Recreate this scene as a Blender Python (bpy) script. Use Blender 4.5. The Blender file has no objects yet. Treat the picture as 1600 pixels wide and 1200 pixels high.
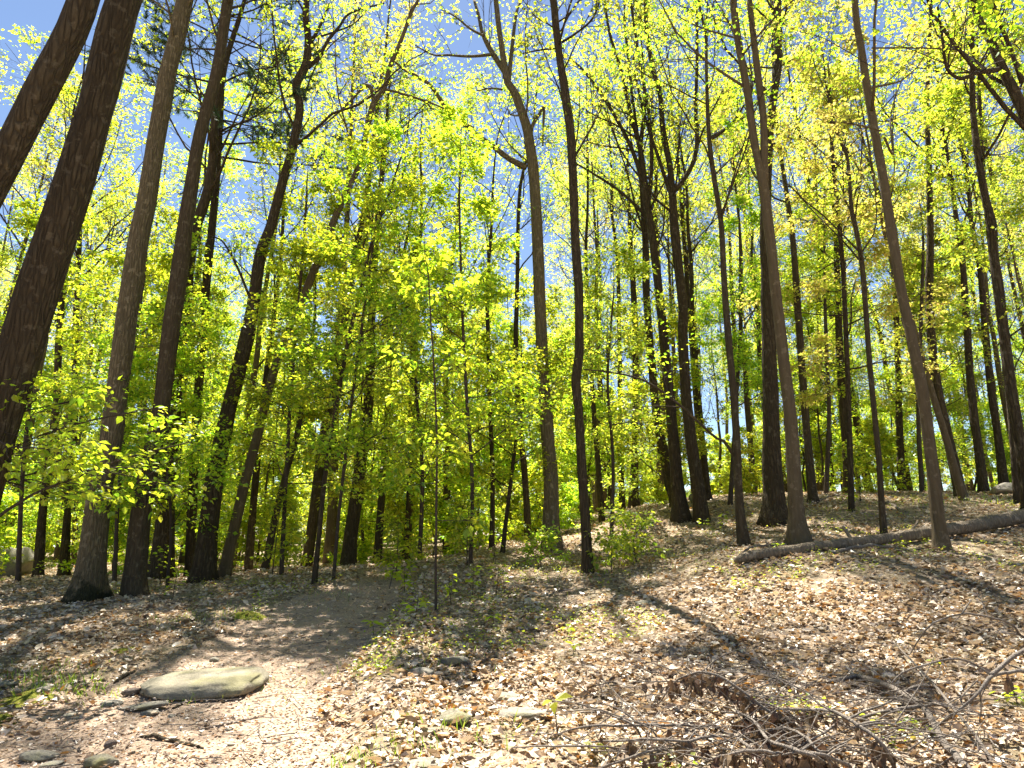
import bpy, math, time
import numpy as np
from mathutils import Matrix, Vector

T0 = time.time()
sc = bpy.context.scene
COL = sc.collection
rad = math.radians

# ------------------------------------------------------------------ camera
PITCH = rad(13.0)
FPX = 1000.0                      # focal length in pixels of a 1600 px wide picture
CAM = np.array([0.0, 0.0, 1.6])
cam_d = bpy.data.cameras.new('camera')
cam_d.sensor_width = 36.0
cam_d.lens = 36.0 * FPX / 1600.0
cam_d.clip_start = 0.05
cam_d.clip_end = 2000.0
cam = bpy.data.objects.new('camera', cam_d)
COL.objects.link(cam)
cam.location = CAM
cam.rotation_euler = (rad(90) + PITCH, 0, 0)
sc.camera = cam

# ------------------------------------------------------------------ sky and sun
SUN_EL, SUN_AZ = rad(65.0), rad(-14.0)     # azimuth from +Y, negative is to the left
w = bpy.data.worlds.new('World')
sc.world = w
w.use_nodes = True
nt = w.node_tree
nt.nodes.clear()
sky = nt.nodes.new('ShaderNodeTexSky')
sky.sky_type = 'NISHITA'
sky.sun_disc = False
sky.sun_elevation = SUN_EL
sky.sun_rotation = SUN_AZ % (2 * math.pi)
sky.air_density = 0.8
sky.dust_density = 0.1
sky.ozone_density = 0.7
bg = nt.nodes.new('ShaderNodeBackground')
bg.inputs['Strength'].default_value = 0.05
wo = nt.nodes.new('ShaderNodeOutputWorld')
nt.links.new(sky.outputs[0], bg.inputs[0])
nt.links.new(bg.outputs[0], wo.inputs[0])

sun_d = bpy.data.lights.new('sun', 'SUN')
sun_d.energy = 5.0
sun_d.angle = rad(0.53)
sun_d.color = (1.0, 0.955, 0.88)
sun = bpy.data.objects.new('sun', sun_d)
COL.objects.link(sun)
to_sun = Vector((math.sin(SUN_AZ) * math.cos(SUN_EL), math.cos(SUN_AZ) * math.cos(SUN_EL), math.sin(SUN_EL)))
sun.rotation_euler = to_sun.to_track_quat('Z', 'Y').to_euler()
sun.location = (0, 0, 40)

sc.view_settings.view_transform = 'Standard'
sc.view_settings.look = 'None'
sc.view_settings.exposure = 2.05
sc.view_settings.gamma = 1.0
sc.render.engine = 'CYCLES'
cy = sc.cycles
cy.max_bounces = 6
cy.diffuse_bounces = 4
cy.glossy_bounces = 2
cy.transmission_bounces = 5
cy.transparent_max_bounces = 4
cy.caustics_reflective = False
cy.caustics_refractive = False
cy.use_denoising = True
cy.use_adaptive_sampling = True
cy.adaptive_threshold = 0.015
cy.sample_clamp_indirect = 6.0

# ------------------------------------------------------------------ helpers
RNG = np.random.default_rng(20240508)


def ray(px, py):
    u = (np.asarray(px, float) - 800.0) / FPX
    v = (600.0 - np.asarray(py, float)) / FPX
    return np.stack([u, math.cos(PITCH) - v * math.sin(PITCH), math.sin(PITCH) + v * math.cos(PITCH)], -1)


def at(px, py, Y):
    """world point on the sight line of a pixel at forward distance Y"""
    d = ray(px, py)
    return CAM + d * (np.asarray(Y, float) / d[..., 1])[..., None]


def nrm(a):
    return a / np.maximum(np.linalg.norm(a, axis=-1, keepdims=True), 1e-9)


def vnoise(P, seed=0):
    """smooth value noise on (N,2) or (N,3) points, -1..1"""
    P = np.asarray(P, float)
    I = np.floor(P).astype(np.int64)
    Fr = P - I
    Fr = Fr * Fr * (3 - 2 * Fr)
    D = P.shape[1]
    out = np.zeros(len(P))
    pr = (73856093, 19349663, 83492791)
    for c in range(2 ** D):
        h = np.full(len(P), seed * 7919 + 12345, np.int64)
        wgt = np.ones(len(P))
        for k in range(D):
            b = (c >> k) & 1
            h = h ^ ((I[:, k] + b) * pr[k])
            wgt = wgt * (Fr[:, k] if b else 1 - Fr[:, k])
        h = (h ^ (h >> 13)) * 1274126177
        h = (h ^ (h >> 16)) & 0xFFFF
        out += wgt * (h / 32767.5 - 1.0)
    return out


class MB:
    """collects vertices and faces for one mesh"""

    def __init__(s):
        s.v, s.f, s.n = [], [], 0

    def add(s, V, *faces):
        V = np.asarray(V, float).reshape(-1, 3)
        for F in faces:
            s.f.append(np.asarray(F, np.int64) + s.n)
        s.v.append(V)
        s.n += len(V)

    def mesh(s, name, mat, smooth=True):
        V = np.concatenate(s.v)
        loops = np.concatenate([F.ravel() for F in s.f])
        sizes = np.concatenate([np.full(len(F), F.shape[1]) for F in s.f])
        starts = np.concatenate([[0], np.cumsum(sizes)[:-1]])
        me = bpy.data.meshes.new(name)
        me.vertices.add(len(V))
        me.vertices.foreach_set('co', V.astype(np.float32).ravel())
        me.loops.add(len(loops))
        me.loops.foreach_set('vertex_index', loops.astype(np.int32))
        me.polygons.add(len(sizes))
        me.polygons.foreach_set('loop_start', starts.astype(np.int32))
        me.polygons.foreach_set('use_smooth', np.full(len(sizes), smooth))
        me.update(calc_edges=True)
        me.materials.append(mat)
        return me

    def obj(s, name, mat, parent=None, smooth=True, stuff=False, origin=None):
        if origin is not None:
            s.v = [v - np.asarray(origin) for v in s.v]
        o = bpy.data.objects.new(name, s.mesh(name, mat, smooth))
        COL.objects.link(o)
        if parent is not None:
            o.parent = parent
        elif origin is not None:
            o.location = origin
        if stuff:
            o['kind'] = 'stuff'
        return o


def tag(o, label=None, cat=None, group=None, kind=None):
    if label:
        o['label'] = label
    if cat:
        o['category'] = cat
    if group:
        o['group'] = group
    if kind:
        o['kind'] = kind
    return o


def empty(name, loc, label=None, cat=None, group=None):
    o = bpy.data.objects.new(name, None)
    COL.objects.link(o)
    o.empty_display_size = 0.2
    o.location = loc
    return tag(o, label, cat, group)


def part(name, mesh, parent, loc=None, rot=None, scale=None):
    o = bpy.data.objects.new(name, mesh)
    COL.objects.link(o)
    o.parent = parent
    if loc is not None:
        o.location = loc
    if rot is not None:
        o.rotation_euler = rot
    if scale is not None:
        o.scale = scale
    return o


def tubes(mb, P, R, sides=5, cap=True, ridge=0.0, seed=0, flare=0.0, flare_h=0.3):
    """P (B,n,3) centre lines, R (B,n) radii"""
    P = np.asarray(P, float)
    R = np.asarray(R, float)
    if P.ndim == 2:
        P, R = P[None], R[None]
    B, n, _ = P.shape
    Tn = np.empty_like(P)
    Tn[:, 1:-1] = P[:, 2:] - P[:, :-2]
    Tn[:, 0] = P[:, 1] - P[:, 0]
    Tn[:, -1] = P[:, -1] - P[:, -2]
    Tn = nrm(Tn)
    avg = nrm(P[:, -1] - P[:, 0] + 1e-6)
    ref = np.where(np.abs(avg[:, 2:3]) < 0.8, np.array([[0, 0, 1.0]]), np.array([[1.0, 0, 0]]))
    A = nrm(np.cross(Tn, ref[:, None, :]))
    Bv = np.cross(Tn, A)
    th = np.arange(sides) * 2 * math.pi / sides
    rr = np.repeat(R[:, :, None], sides, 2)
    if ridge or flare:
        arc = np.concatenate([np.zeros((B, 1)), np.cumsum(np.linalg.norm(np.diff(P, axis=1), axis=2), 1)], 1)
        for b in range(B):
            r0 = R[b].max()
            qa = np.cos(th)[None, :] * np.ones((n, 1))
            qb = np.sin(th)[None, :] * np.ones((n, 1))
            hh = arc[b][:, None] * np.ones((1, sides))
            if ridge:
                nz = vnoise(np.stack([qa * 3.2, qb * 3.2, hh * 0.9], -1).reshape(-1, 3), seed).reshape(n, sides)
                nz2 = vnoise(np.stack([qa * 1.1, qb * 1.1, hh * 1.7], -1).reshape(-1, 3), seed + 5).reshape(n, sides)
                rr[b] *= 1 + ridge * (nz * 0.6 + nz2)
            if flare:
                lob = 0.55 + 0.75 * vnoise(np.stack([qa * 1.6, qb * 1.6, hh * 0.5], -1).reshape(-1, 3), seed + 9).reshape(n, sides)
                rr[b] *= 1 + flare * np.exp(-hh / flare_h) * np.clip(lob, 0.1, 1.5)
    V = P[:, :, None, :] + rr[..., None] * (np.cos(th)[None, None, :, None] * A[:, :, None, :] + np.sin(th)[None, None, :, None] * Bv[:, :, None, :])
    idx = np.arange(B * n * sides).reshape(B, n, sides)
    a = idx[:, :-1, :]
    b_ = np.roll(a, -1, 2)
    c = idx[:, 1:, :]
    d = np.roll(c, -1, 2)
    F = np.stack([a, b_, d, c], -1).reshape(-1, 4)
    fs = [F]
    if cap:
        fs.append(idx[:, -1, :].reshape(B, sides))
        fs.append(idx[:, 0, ::-1].reshape(B, sides))
    mb.add(V.reshape(-1, 3), *fs)


def smooth_path(pts, n):
    """Catmull-Rom through pts (any width), n samples even in arc length"""
    P = np.asarray(pts, float)
    if len(P) == 2:
        t = np.linspace(0, 1, n)[:, None]
        return P[0] * (1 - t) + P[1] * t
    E = np.concatenate([[2 * P[0] - P[1]], P, [2 * P[-1] - P[-2]]])
    out = []
    for i in range(len(P) - 1):
        p0, p1, p2, p3 = E[i:i + 4]
        for t in np.linspace(0, 1, 12, endpoint=False):
            out.append(0.5 * (2 * p1 + (p2 - p0) * t + (2 * p0 - 5 * p1 + 4 * p2 - p3) * t * t + (3 * p1 - p0 - 3 * p2 + p3) * t ** 3))
    out.append(P[-1])
    out = np.array(out)
    s = np.concatenate([[0], np.cumsum(np.linalg.norm(np.diff(out[:, :3], axis=0), axis=1))])
    q = np.linspace(0, s[-1], n)
    return np.stack([np.interp(q, s, out[:, k]) for k in range(out.shape[1])], 1)


# leaf outlines: (along, across, lift) and faces
LEAF2 = (np.array([[0, 0, 0], [.42, .36, .10], [1, 0, -.06], [.42, -.36, .10]]), [np.array([[0, 2, 1], [0, 3, 2]])])
LEAF4 = (np.array([[0, 0, 0], [.25, .30, .07], [.62, .27, .08], [1, 0, -.10], [.62, -.27, .08], [.25, -.30, .07]]),
         [np.array([[0, 3, 2, 1], [0, 5, 4, 3]])])
LEAFC = (np.array([[0, 0, 0], [.18, .26, .16], [.55, .30, .20], [1, .02, .10], [.6, -.27, .02], [.2, -.24, .10], [.5, 0, -.03]]),
         [np.array([[0, 6, 1], [1, 6, 2], [2, 6, 3], [3, 6, 4], [4, 6, 5], [5, 6, 0]])])
LEAFR = (np.array([[0, 0, 0], [.15, .17, .22], [.5, .16, .34], [.95, .06, .30], [.6, -.15, .30], [.2, -.18, .2], [.5, 0, 0]]), LEAFC[1])
LEAFA = (np.array([[0, 0, 0], [.2, .22, .22], [.5, .27, .30], [.92, .0, -.04], [.55, -.25, .22], [.2, -.2, .24], [.5, 0, .26]]), LEAFC[1])
# lobed, oak-like
_l = [(0, 0), (.12, .05), (.22, .22), (.33, .13), (.45, .33), (.57, .15), (.70, .27), (.78, .12), (1, 0)]
_ol = np.array([[a, b, .10 * abs(b) * 3 + .16 * (a - .5) ** 2] for a, b in _l] + [[a, -b, .09 * abs(b) * 3 + .16 * (a - .5) ** 2] for a, b in _l[-2:0:-1]])
_n = len(_ol)
LEAFO = (np.concatenate([_ol, [[.5, 0, 0]]]), [np.array([[i, _n, (i + 1) % _n] for i in range(_n)])[:, ::-1]])


def leaves(mb, P, D, N, S, tpl):
    """P positions, D leaf axis, N upper normal, S size"""
    if len(P) == 0:
        return
    V, Fs = tpl
    D = nrm(D)
    Sd = nrm(np.cross(N, D))
    Up = np.cross(D, Sd)
    M = P[:, None, :] + S[:, None, None] * (V[None, :, 0:1] * D[:, None] + V[None, :, 1:2] * Sd[:, None] + V[None, :, 2:3] * Up[:, None])
    k = len(V)
    off = (np.arange(len(P)) * k)[:, None, None]
    mb.add(M.reshape(-1, 3), *[(F[None] + off).reshape(-1, F.shape[1]) for F in Fs])


# ------------------------------------------------------------------ materials
class NT:
    def __init__(s, name):
        s.m = bpy.data.materials.new(name)
        s.m.use_nodes = True
        s.t = s.m.node_tree
        s.t.nodes.clear()
        s.out = s.n('ShaderNodeOutputMaterial')

    def n(s, typ, **kw):
        nd = s.t.nodes.new(typ)
        for k, v in kw.items():
            if k.startswith('i_'):
                nd.inputs[k[2:].replace('_', ' ')].default_value = v
            else:
                setattr(nd, k, v)
        return nd

    def l(s, a, b):
        s.t.links.new(a, b)

    def ramp(s, fac, stops, interp='LINEAR'):
        r = s.n('ShaderNodeValToRGB')
        r.color_ramp.interpolation = interp
        els = r.color_ramp.elements
        while len(els) < len(stops):
            els.new(0.5)
        for e, (p, c) in zip(els, stops):
            e.position = p
            e.color = (*c, 1)
        s.l(fac, r.inputs[0])
        return r.outputs[0]

    def noise(s, vec, scale, detail=3.0, rough=0.55):
        t = s.n('ShaderNodeTexNoise')
        t.inputs['Scale'].default_value = scale
        t.inputs['Detail'].default_value = detail
        t.inputs['Roughness'].default_value = rough
        if vec is not None:
            s.l(vec, t.inputs['Vector'])
        return t.outputs['Fac']

    def mix(s, fac, a, b, typ='MIX'):
        m = s.n('ShaderNodeMix', data_type='RGBA', blend_type=typ)
        for v, i in ((fac, 0), (a, 6), (b, 7)):
            if isinstance(v, (int, float)):
                m.inputs[i].default_value = v
            elif isinstance(v, tuple):
                m.inputs[i].default_value = (*v, 1)
            else:
                s.l(v, m.inputs[i])
        return m.outputs[2]

    def math(s, op, a, b=0.0, clamp=False):
        m = s.n('ShaderNodeMath', operation=op, use_clamp=clamp)
        for v, i in ((a, 0), (b, 1)):
            if isinstance(v, (int, float)):
                m.inputs[i].default_value = v
            else:
                s.l(v, m.inputs[i])
        return m.outputs[0]

    def coords(s, scale=None, kind='Object'):
        tc = s.n('ShaderNodeTexCoord')
        o = tc.outputs[kind]
        if scale is not None:
            mp = s.n('ShaderNodeMapping')
            mp.inputs['Scale'].default_value = scale
            s.l(o, mp.inputs['Vector'])
            o = mp.outputs[0]
        return o

    def principled(s, color, rough=0.9, bump=None, dist=0.01, strength=1.0, spec=0.2):
        p = s.n('ShaderNodeBsdfPrincipled')
        p.inputs['Roughness'].default_value = rough
        p.inputs['Specular IOR Level'].default_value = spec
        if isinstance(color, tuple):
            p.inputs['Base Color'].default_value = (*color, 1)
        else:
            s.l(color, p.inputs['Base Color'])
        if bump is not None:
            b = s.n('ShaderNodeBump')
            b.inputs['Strength'].default_value = strength
            b.inputs['Distance'].default_value = dist
            s.l(bump, b.inputs['Height'])
            s.l(b.outputs[0], p.inputs['Normal'])
        s.l(p.outputs[0], s.out.inputs[0])
        return s.m


def leaf_mat(name, stops, trans=0.55, tmul=(1.86, 1.66, 0.85), gloss=0.035):
    """thin leaf: reflects a little, lets yellow-green light through"""
    t = NT(name)
    g = t.n('ShaderNodeNewGeometry')
    c = t.ramp(g.outputs['Random Per Island'], stops)
    oi = t.n('ShaderNodeObjectInfo')
    hv = t.n('ShaderNodeHueSaturation')
    t.l(t.math('ADD', t.math('MULTIPLY', oi.outputs['Random'], 0.035), 0.483), hv.inputs['Hue'])
    t.l(t.math('ADD', t.math('MULTIPLY', oi.outputs['Random'], 0.3), 0.85), hv.inputs['Value'])
    t.l(c, hv.inputs['Color'])
    c = hv.outputs[0]
    d = t.n('ShaderNodeBsdfDiffuse')
    t.l(c, d.inputs[0])
    tr = t.n('ShaderNodeBsdfTranslucent')
    t.l(t.mix(1.0, c, tmul, 'MULTIPLY'), tr.inputs[0])
    gl = t.n('ShaderNodeBsdfGlossy')
    gl.inputs['Roughness'].default_value = 0.38
    gl.inputs['Color'].default_value = (0.9, 0.95, 0.9, 1)
    m1 = t.n('ShaderNodeMixShader')
    m1.inputs[0].default_value = trans
    t.l(d.outputs[0], m1.inputs[1])
    t.l(tr.outputs[0], m1.inputs[2])
    m2 = t.n('ShaderNodeMixShader')
    m2.inputs[0].default_value = gloss
    t.l(m1.outputs[0], m2.inputs[1])
    t.l(gl.outputs[0], m2.inputs[2])
    t.l(m2.outputs[0], t.out.inputs[0])
    return t.m


M = {}
M['leaf_green'] = leaf_mat('young_green_leaf', [(0, (.10, .20, .015)), (.3, (.21, .33, .025)), (.65, (.34, .435, .035)), (1, (.49, .51, .055))], 0.74)
M['leaf_yellow'] = leaf_mat('yellow_green_leaf', [(0, (.13, .23, .025)), (.4, (.24, .33, .04)), (.85, (.37, .41, .06)), (1, (.45, .41, .11))], 0.74)
M['leaf_orange'] = leaf_mat('bronze_spring_leaf', [(0, (.28, .35, .05)), (.5, (.38, .40, .10)), (1, (.47, .37, .20))], 0.66)
M['leaf_dry'] = leaf_mat('dry_hanging_leaf', [(0, (.05, .032, .022)), (.5, (.10, .065, .042)), (1, (.17, .11, .07))], 0.2, (1.1, 0.95, 0.8), 0.02)
M['needle'] = leaf_mat('pine_needle', [(0, (.02, .045, .028)), (.6, (.04, .075, .042)), (1, (.07, .11, .045))], 0.2, (1.2, 1.3, .8))
M['litter'] = leaf_mat('fallen_leaf', [(0, (.09, .06, .037)), (.10, (.19, .13, .08)), (.22, (.38, .285, .19)), (.5, (.56, .45, .325)), (.78, (.70, .59, .45)),
                                      (.88, (.50, .375, .24)), (.94, (.36, .18, .048)), (1, (.46, .25, .06))], 0.24, (1.2, 1.05, .75), 0.05)
M['grass'] = leaf_mat('grass_blade', [(0, (.10, .19, .02)), (.6, (.18, .28, .03)), (1, (.3, .36, .06))], 0.5)


def bark_mat(name, dark, mid, light, moss=0.0, fissure=1.0, scale=1.0):
    t = NT(name)
    oi = t.n('ShaderNodeObjectInfo')
    base = t.coords()
    add = t.n('ShaderNodeVectorMath', operation='ADD')
    t.l(base, add.inputs[0])
    mulr = t.n('ShaderNodeVectorMath', operation='SCALE')
    mulr.inputs[0].default_value = (37.0, 21.0, 11.0)
    t.l(oi.outputs['Random'], mulr.inputs['Scale'])
    t.l(mulr.outputs[0], add.inputs[1])
    mp = t.n('ShaderNodeMapping')
    mp.inputs['Scale'].default_value = (1, 1, 0.16)
    t.l(add.outputs[0], mp.inputs[0])
    v = mp.outputs[0]
    fur = t.noise(v, 26 * scale, 5, 0.65)
    big = t.noise(add.outputs[0], 2.2, 3)
    vo = t.n('ShaderNodeTexVoronoi', feature='DISTANCE_TO_EDGE')
    vo.inputs['Scale'].default_value = 17 * scale
    mixv = t.n('ShaderNodeVectorMath', operation='ADD')
    t.l(v, mixv.inputs[0])
    ns = t.n('ShaderNodeTexNoise')
    ns.inputs['Scale'].default_value = 9
    t.l(v, ns.inputs['Vector'])
    sc2 = t.n('ShaderNodeVectorMath', operation='SCALE')
    sc2.inputs['Scale'].default_value = 0.12
    t.l(ns.outputs['Color'], sc2.inputs[0])
    t.l(sc2.outputs[0], mixv.inputs[1])
    t.l(mixv.outputs[0], vo.inputs['Vector'])
    crack = t.math('MULTIPLY', vo.outputs['Distance'], 4.0, True)
    h = t.math('ADD', t.math('MULTIPLY', crack, 0.6 * fissure), t.math('MULTIPLY', fur, 0.8))
    c = t.ramp(fur, [(.28, dark), (.5, mid), (.72, light)])
    c = t.mix(t.math('MULTIPLY', t.math('SUBTRACT', 1.0, crack), 0.75 * fissure), c, tuple(x * .45 for x in dark))
    c = t.mix(t.math('MULTIPLY', big, 0.9, True), c, tuple(x * .8 for x in mid))
    # pale lichen blotches
    li = t.ramp(t.noise(add.outputs[0], 7.5, 4, .6), [(.58, (0, 0, 0)), (.66, (1, 1, 1))])
    c = t.mix(t.math('MULTIPLY', li, 0.35), c, tuple(min(1, x * 1.5 + .02) for x in light))
    if moss:
        sep = t.n('ShaderNodeSeparateXYZ')
        t.l(base, sep.inputs[0])
        k = t.math('SUBTRACT', t.math('ADD', t.math('MULTIPLY', t.noise(base, 4, 6, .7), 2.2), moss - 1.1), sep.outputs[2])
        k = t.math('MULTIPLY', k, 3.0, True)
        c = t.mix(t.math('MULTIPLY', k, 0.85), c, (.018, .022, .010))
    return t.principled(c, 0.95, h, 0.035 / scale ** .5, 1.0, 0.1)


M['bark_dark'] = bark_mat('dark_bark', (0.042, 0.031, 0.021), (0.080, 0.060, 0.036), (0.123, 0.098, 0.062))
M['bark_brown'] = bark_mat('brown_bark', (0.047, 0.036, 0.023), (0.091, 0.069, 0.042), (0.134, 0.111, 0.070), 0.0, .7)
M['bark_grey'] = bark_mat('grey_flaky_bark', (0.100, 0.078, 0.044), (0.190, 0.149, 0.085), (0.284, 0.234, 0.144), 0.0, 1.0, 1.2)
M['bark_mossy'] = bark_mat('grey_bark_mossy_foot', (0.090, 0.071, 0.041), (0.170, 0.135, 0.078), (0.267, 0.217, 0.131), 0.45, 1.0, 1.2)
M['bark_smooth'] = bark_mat('smooth_grey_brown_bark', (0.086, 0.064, 0.035), (0.130, 0.098, 0.059), (0.173, 0.136, 0.082), 0.0, .25, .8)
M['twig'] = bark_mat('twig_bark', (.045, .033, .024), (.08, .06, .045), (.13, .10, .075), 0.0, .2, 2.0)
M['dead_wood'] = bark_mat('dead_branch_bark', (.105, .083, .064), (.205, .172, .14), (.33, .29, .245), 0.0, .3, 2.5)
M['log'] = bark_mat('weathered_log_wood', (.11, .084, .058), (.225, .18, .125), (.36, .30, .215), 0.0, .6, 1.0)

t = NT('forest_soil')
co = t.coords(kind='Object')
at_n = t.n('ShaderNodeAttribute')
at_n.attribute_name = 'dirt'
vo = t.n('ShaderNodeTexVoronoi')
vo.inputs['Scale'].default_value = 16
vo.inputs['Randomness'].default_value = 1
t.l(co, vo.inputs['Vector'])
sepc = t.n('ShaderNodeSeparateColor')
t.l(vo.outputs['Color'], sepc.inputs[0])
lf = t.ramp(sepc.outputs[0], [(0, (.06, .04, .025)), (.35, (.18, .125, .08)), (.6, (.33, .25, .17)), (.85, (.46, .36, .26)), (1, (.30, .17, .06))])
n1 = t.noise(co, 1.1, 4)
n2 = t.noise(co, 38, 5, .7)
n3 = t.noise(co, 9, 4, .6)
lf = t.mix(t.ramp(n1, [(.45, (0, 0, 0)), (.62, (.8, .8, .8))]), lf, (.19, .165, .075))
lf = t.mix(0.5, lf, t.ramp(n2, [(.3, (.06, .042, .026)), (.6, (.34, .26, .18))]))
dirt = t.ramp(n2, [(.25, (.15, .102, .068)), (.45, (.31, .225, .155)), (.6, (.45, .34, .245)), (.78, (.60, .475, .355))])
dirt = t.mix(t.ramp(n3, [(.38, (.0, .0, .0)), (.68, (.6, .6, .6))]), dirt, (.29, .205, .14))
n4 = t.noise(co, 5, 4, .7)
edge = t.math('ADD', at_n.outputs['Fac'], t.math('MULTIPLY', t.math('SUBTRACT', n4, .5), .9))
edge = t.math('MULTIPLY', t.math('SUBTRACT', edge, .3), 3.0, True)
colr = t.mix(edge, lf, dirt)
hgt = t.math('ADD', t.math('MULTIPLY', n2, .6), t.math('MULTIPLY', vo.outputs['Distance'], .6))
M['soil'] = t.principled(colr, 0.95, hgt, 0.025, 1.0, 0.12)


def stone_mat(name, a, b, c, moss):
    t = NT(name)
    co = t.coords()
    n1 = t.noise(co, 6, 6, .65)
    n2 = t.noise(co, 45, 4, .7)
    col = t.ramp(n1, [(.3, a), (.5, b), (.7, c)])
    col = t.mix(.45, col, t.ramp(n2, [(.3, tuple(x * .5 for x in a)), (.7, c)]))
    if moss:
        k = t.ramp(t.noise(co, 3.1, 5, .6), [(.5, (0, 0, 0)), (.62, (moss, moss, moss))])
        col = t.mix(k, col, (.18, .165, .065))
    return t.principled(col, .9, t.math('ADD', n1, t.math('MULTIPLY', n2, .4)), .02, 1.0, .2)


M['stone'] = stone_mat('grey_tan_stone', (.14, .12, .09), (.23, .205, .16), (.33, .30, .245), .5)
M['stone_moss'] = stone_mat('mossy_stone', (.13, .11, .07), (.21, .185, .125), (.31, .28, .20), .85)
M['boulder_stone'] = stone_mat('lichen_boulder', (.14, .12, .08), (.235, .205, .14), (.36, .32, .235), .6)
M['stone_dark'] = stone_mat('brown_stone', (.08, .06, .045), (.15, .11, .085), (.24, .19, .15), .1)
t = NT('moss')
co = t.coords()
M['moss'] = t.principled(t.ramp(t.noise(co, 22, 5, .7), [(.3, (.07, .085, .015)), (.5, (.19, .20, .03)), (.7, (.36, .31, .07))]), 1.0, t.noise(co, 90, 3, .7), .03, 1.0, .05)

# ------------------------------------------------------------------ trees traced from the scene: base first, pixel of a 1600x1200 view, with trunk width
# name, label, Y, [(px, py, w)...], height, kind, bark, leaf, seed, dict
TREES = []


def T(label, Y, pts, H, kind, bark, leaf, seed, **kw):
    TREES.append(dict(label=label, Y=Y, pts=pts, H=H, kind=kind, bark=bark, leaf=leaf, seed=seed, **kw))


T('thick dark trunk leaning hard right across the top left corner', 6.6,
  [(-330, 1120, 84), (-190, 700, 66), (-60, 380, 58), (60, 150, 53), (132, 0, 48)], 19, 'canopy', 'bark_dark', 'leaf_yellow', 11)
T('massive dark furrowed trunk leaning right at left edge of the view', 7.4,
  [(-120, 1060, 100), (-50, 820, 84), (0, 640, 76), (62, 450, 72), (118, 280, 66), (160, 130, 60), (194, 0, 56)], 21, 'canopy', 'bark_dark', 'leaf_green', 12)
T('thick pale grey flaky trunk with blackened mossy foot', 13.0,
  [(138, 934, 58), (143, 880, 44), (158, 760, 38), (172, 700, 36), (204, 450, 34), (228, 300, 31), (255, 130, 29), (281, 0, 27)], 23, 'canopy', 'bark_mossy', 'leaf_yellow', 13)
T('straight brown trunk just right of the pale flaky trunk', 13.4,
  [(211, 936, 46), (212, 880, 36), (228, 760, 33), (252, 640, 28), (277, 450, 28), (312, 225, 21), (339, 112, 19), (356, 0, 18)], 24, 'canopy', 'bark_brown', 'leaf_orange', 14)
T('tall pine with dark needle sprays and bare side branches', 17.0,
  [(296, 908, 18), (306, 683, 15), (322, 450, 14), (336, 300, 13), (348, 80, 12), (353, 0, 11)], 24, 'pine', 'bark_dark', 'needle', 15)
T('stout dark trunk half hidden behind the brown trunk', 16.5,
  [(252, 900, 44), (258, 800, 30), (268, 640, 26), (285, 470, 22)], 20, 'canopy', 'bark_dark', 'leaf_green', 16)
T('dark kinked trunk with forked top left of the bowed slim trunk', 15.0,
  [(318, 907, 44), (325, 840, 34), (338, 740, 31), (354, 658, 27), (385, 533, 25), (398, 460, 20), (408, 400, 19), (422, 356, 17), (437, 307, 17), (452, 255, 15), (467, 195, 15), (471, 169, 14), (466, 139, 15), (481, 105, 15), (484, 67, 12), (481, 30, 11), (481, 0, 10)],
  21, 'canopy', 'bark_dark', 'leaf_yellow', 17, limbs=[[(481, 105, 9), (498, 90, 7), (512, 64, 6), (530, 42, 5), (548, 20, 4), (600, 5, 3)], [(484, 70, 7), (500, 40, 6), (515, 5, 4)], [(396, 480, 5), (372, 420, 4), (350, 380, 3), (335, 370, 2)]])
T('slim smooth trunk bowing right with a broken elbow limb', 15.6,
  [(347, 912, 26), (356, 870, 20), (371, 804, 18), (383, 750, 17), (399, 688, 16), (412, 638, 15), (429, 575, 15), (446, 533, 14), (467, 483, 14), (486, 431, 13), (501, 397, 13), (520, 345, 12), (539, 300, 11), (561, 255, 10), (571, 210, 10), (584, 161, 10), (600, 139, 8), (610, 109, 8), (625, 75, 7), (644, 22, 6), (655, 0, 5)],
  18, 'canopy', 'bark_smooth', 'leaf_green', 18, limbs=[[(584, 158, 8), (582, 146, 7), (576, 133, 8), (565, 139, 5), (548, 158, 4), (524, 180, 3), (500, 200, 2)], [(601, 139, 4), (640, 150, 4), (690, 168, 3), (740, 200, 2)]], nl=.5)
T('thick grey trunk in the middle with gnarled broken upper crown', 17.0,
  [(866, 862, 40), (862, 830, 30), (860, 750, 27), (850, 600, 22), (843, 450, 21), (836, 300, 20), (826, 215, 18), (807, 150, 15), (794, 130, 13), (789, 105, 12), (782, 60, 10), (775, 0, 9)],
  21, 'canopy', 'bark_grey', 'leaf_yellow', 19, limbs=[[(822, 262, 11), (794, 247, 10), (770, 228, 9), (745, 210, 8), (700, 172, 8), (670, 131, 7), (632, 109, 5), (610, 90, 3)],
   [(826, 210, 8), (835, 190, 7), (843, 178, 6), (850, 166, 6), (849, 195, 4), (848, 228, 3)],
   [(792, 118, 10), (768, 80, 10), (754, 52, 8), (748, 25, 7), (741, 0, 6)], [(795, 125, 9), (800, 75, 8), (807, 19, 6), (815, 0, 5)], [(770, 85, 6), (735, 88, 5), (700, 86, 4), (675, 85, 3), (640, 65, 2)], [(756, 56, 5), (735, 45, 4), (710, 25, 3), (690, 15, 2)], [(785, 140, 4), (768, 138, 3), (745, 142, 2)]], nl=.55)
T('slender dark wavy trunk standing alone right of the middle', 13.0,
  [(919, 900, 26), (916, 850, 19), (911, 760, 17.5), (905, 660, 15.5), (900, 600, 17), (905, 540, 16), (904, 450, 16), (899, 375, 16), (894, 260, 16), (888, 187, 16), (874, 94, 13), (863, 0, 12)],
  14.5, 'canopy', 'bark_dark', 'leaf_yellow', 20, limbs=[[(878, 66, 5), (900, 52, 4), (925, 30, 4), (938, 0, 3)], [(880, 75, 3), (845, 78, 3), (815, 84, 2)]])
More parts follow.
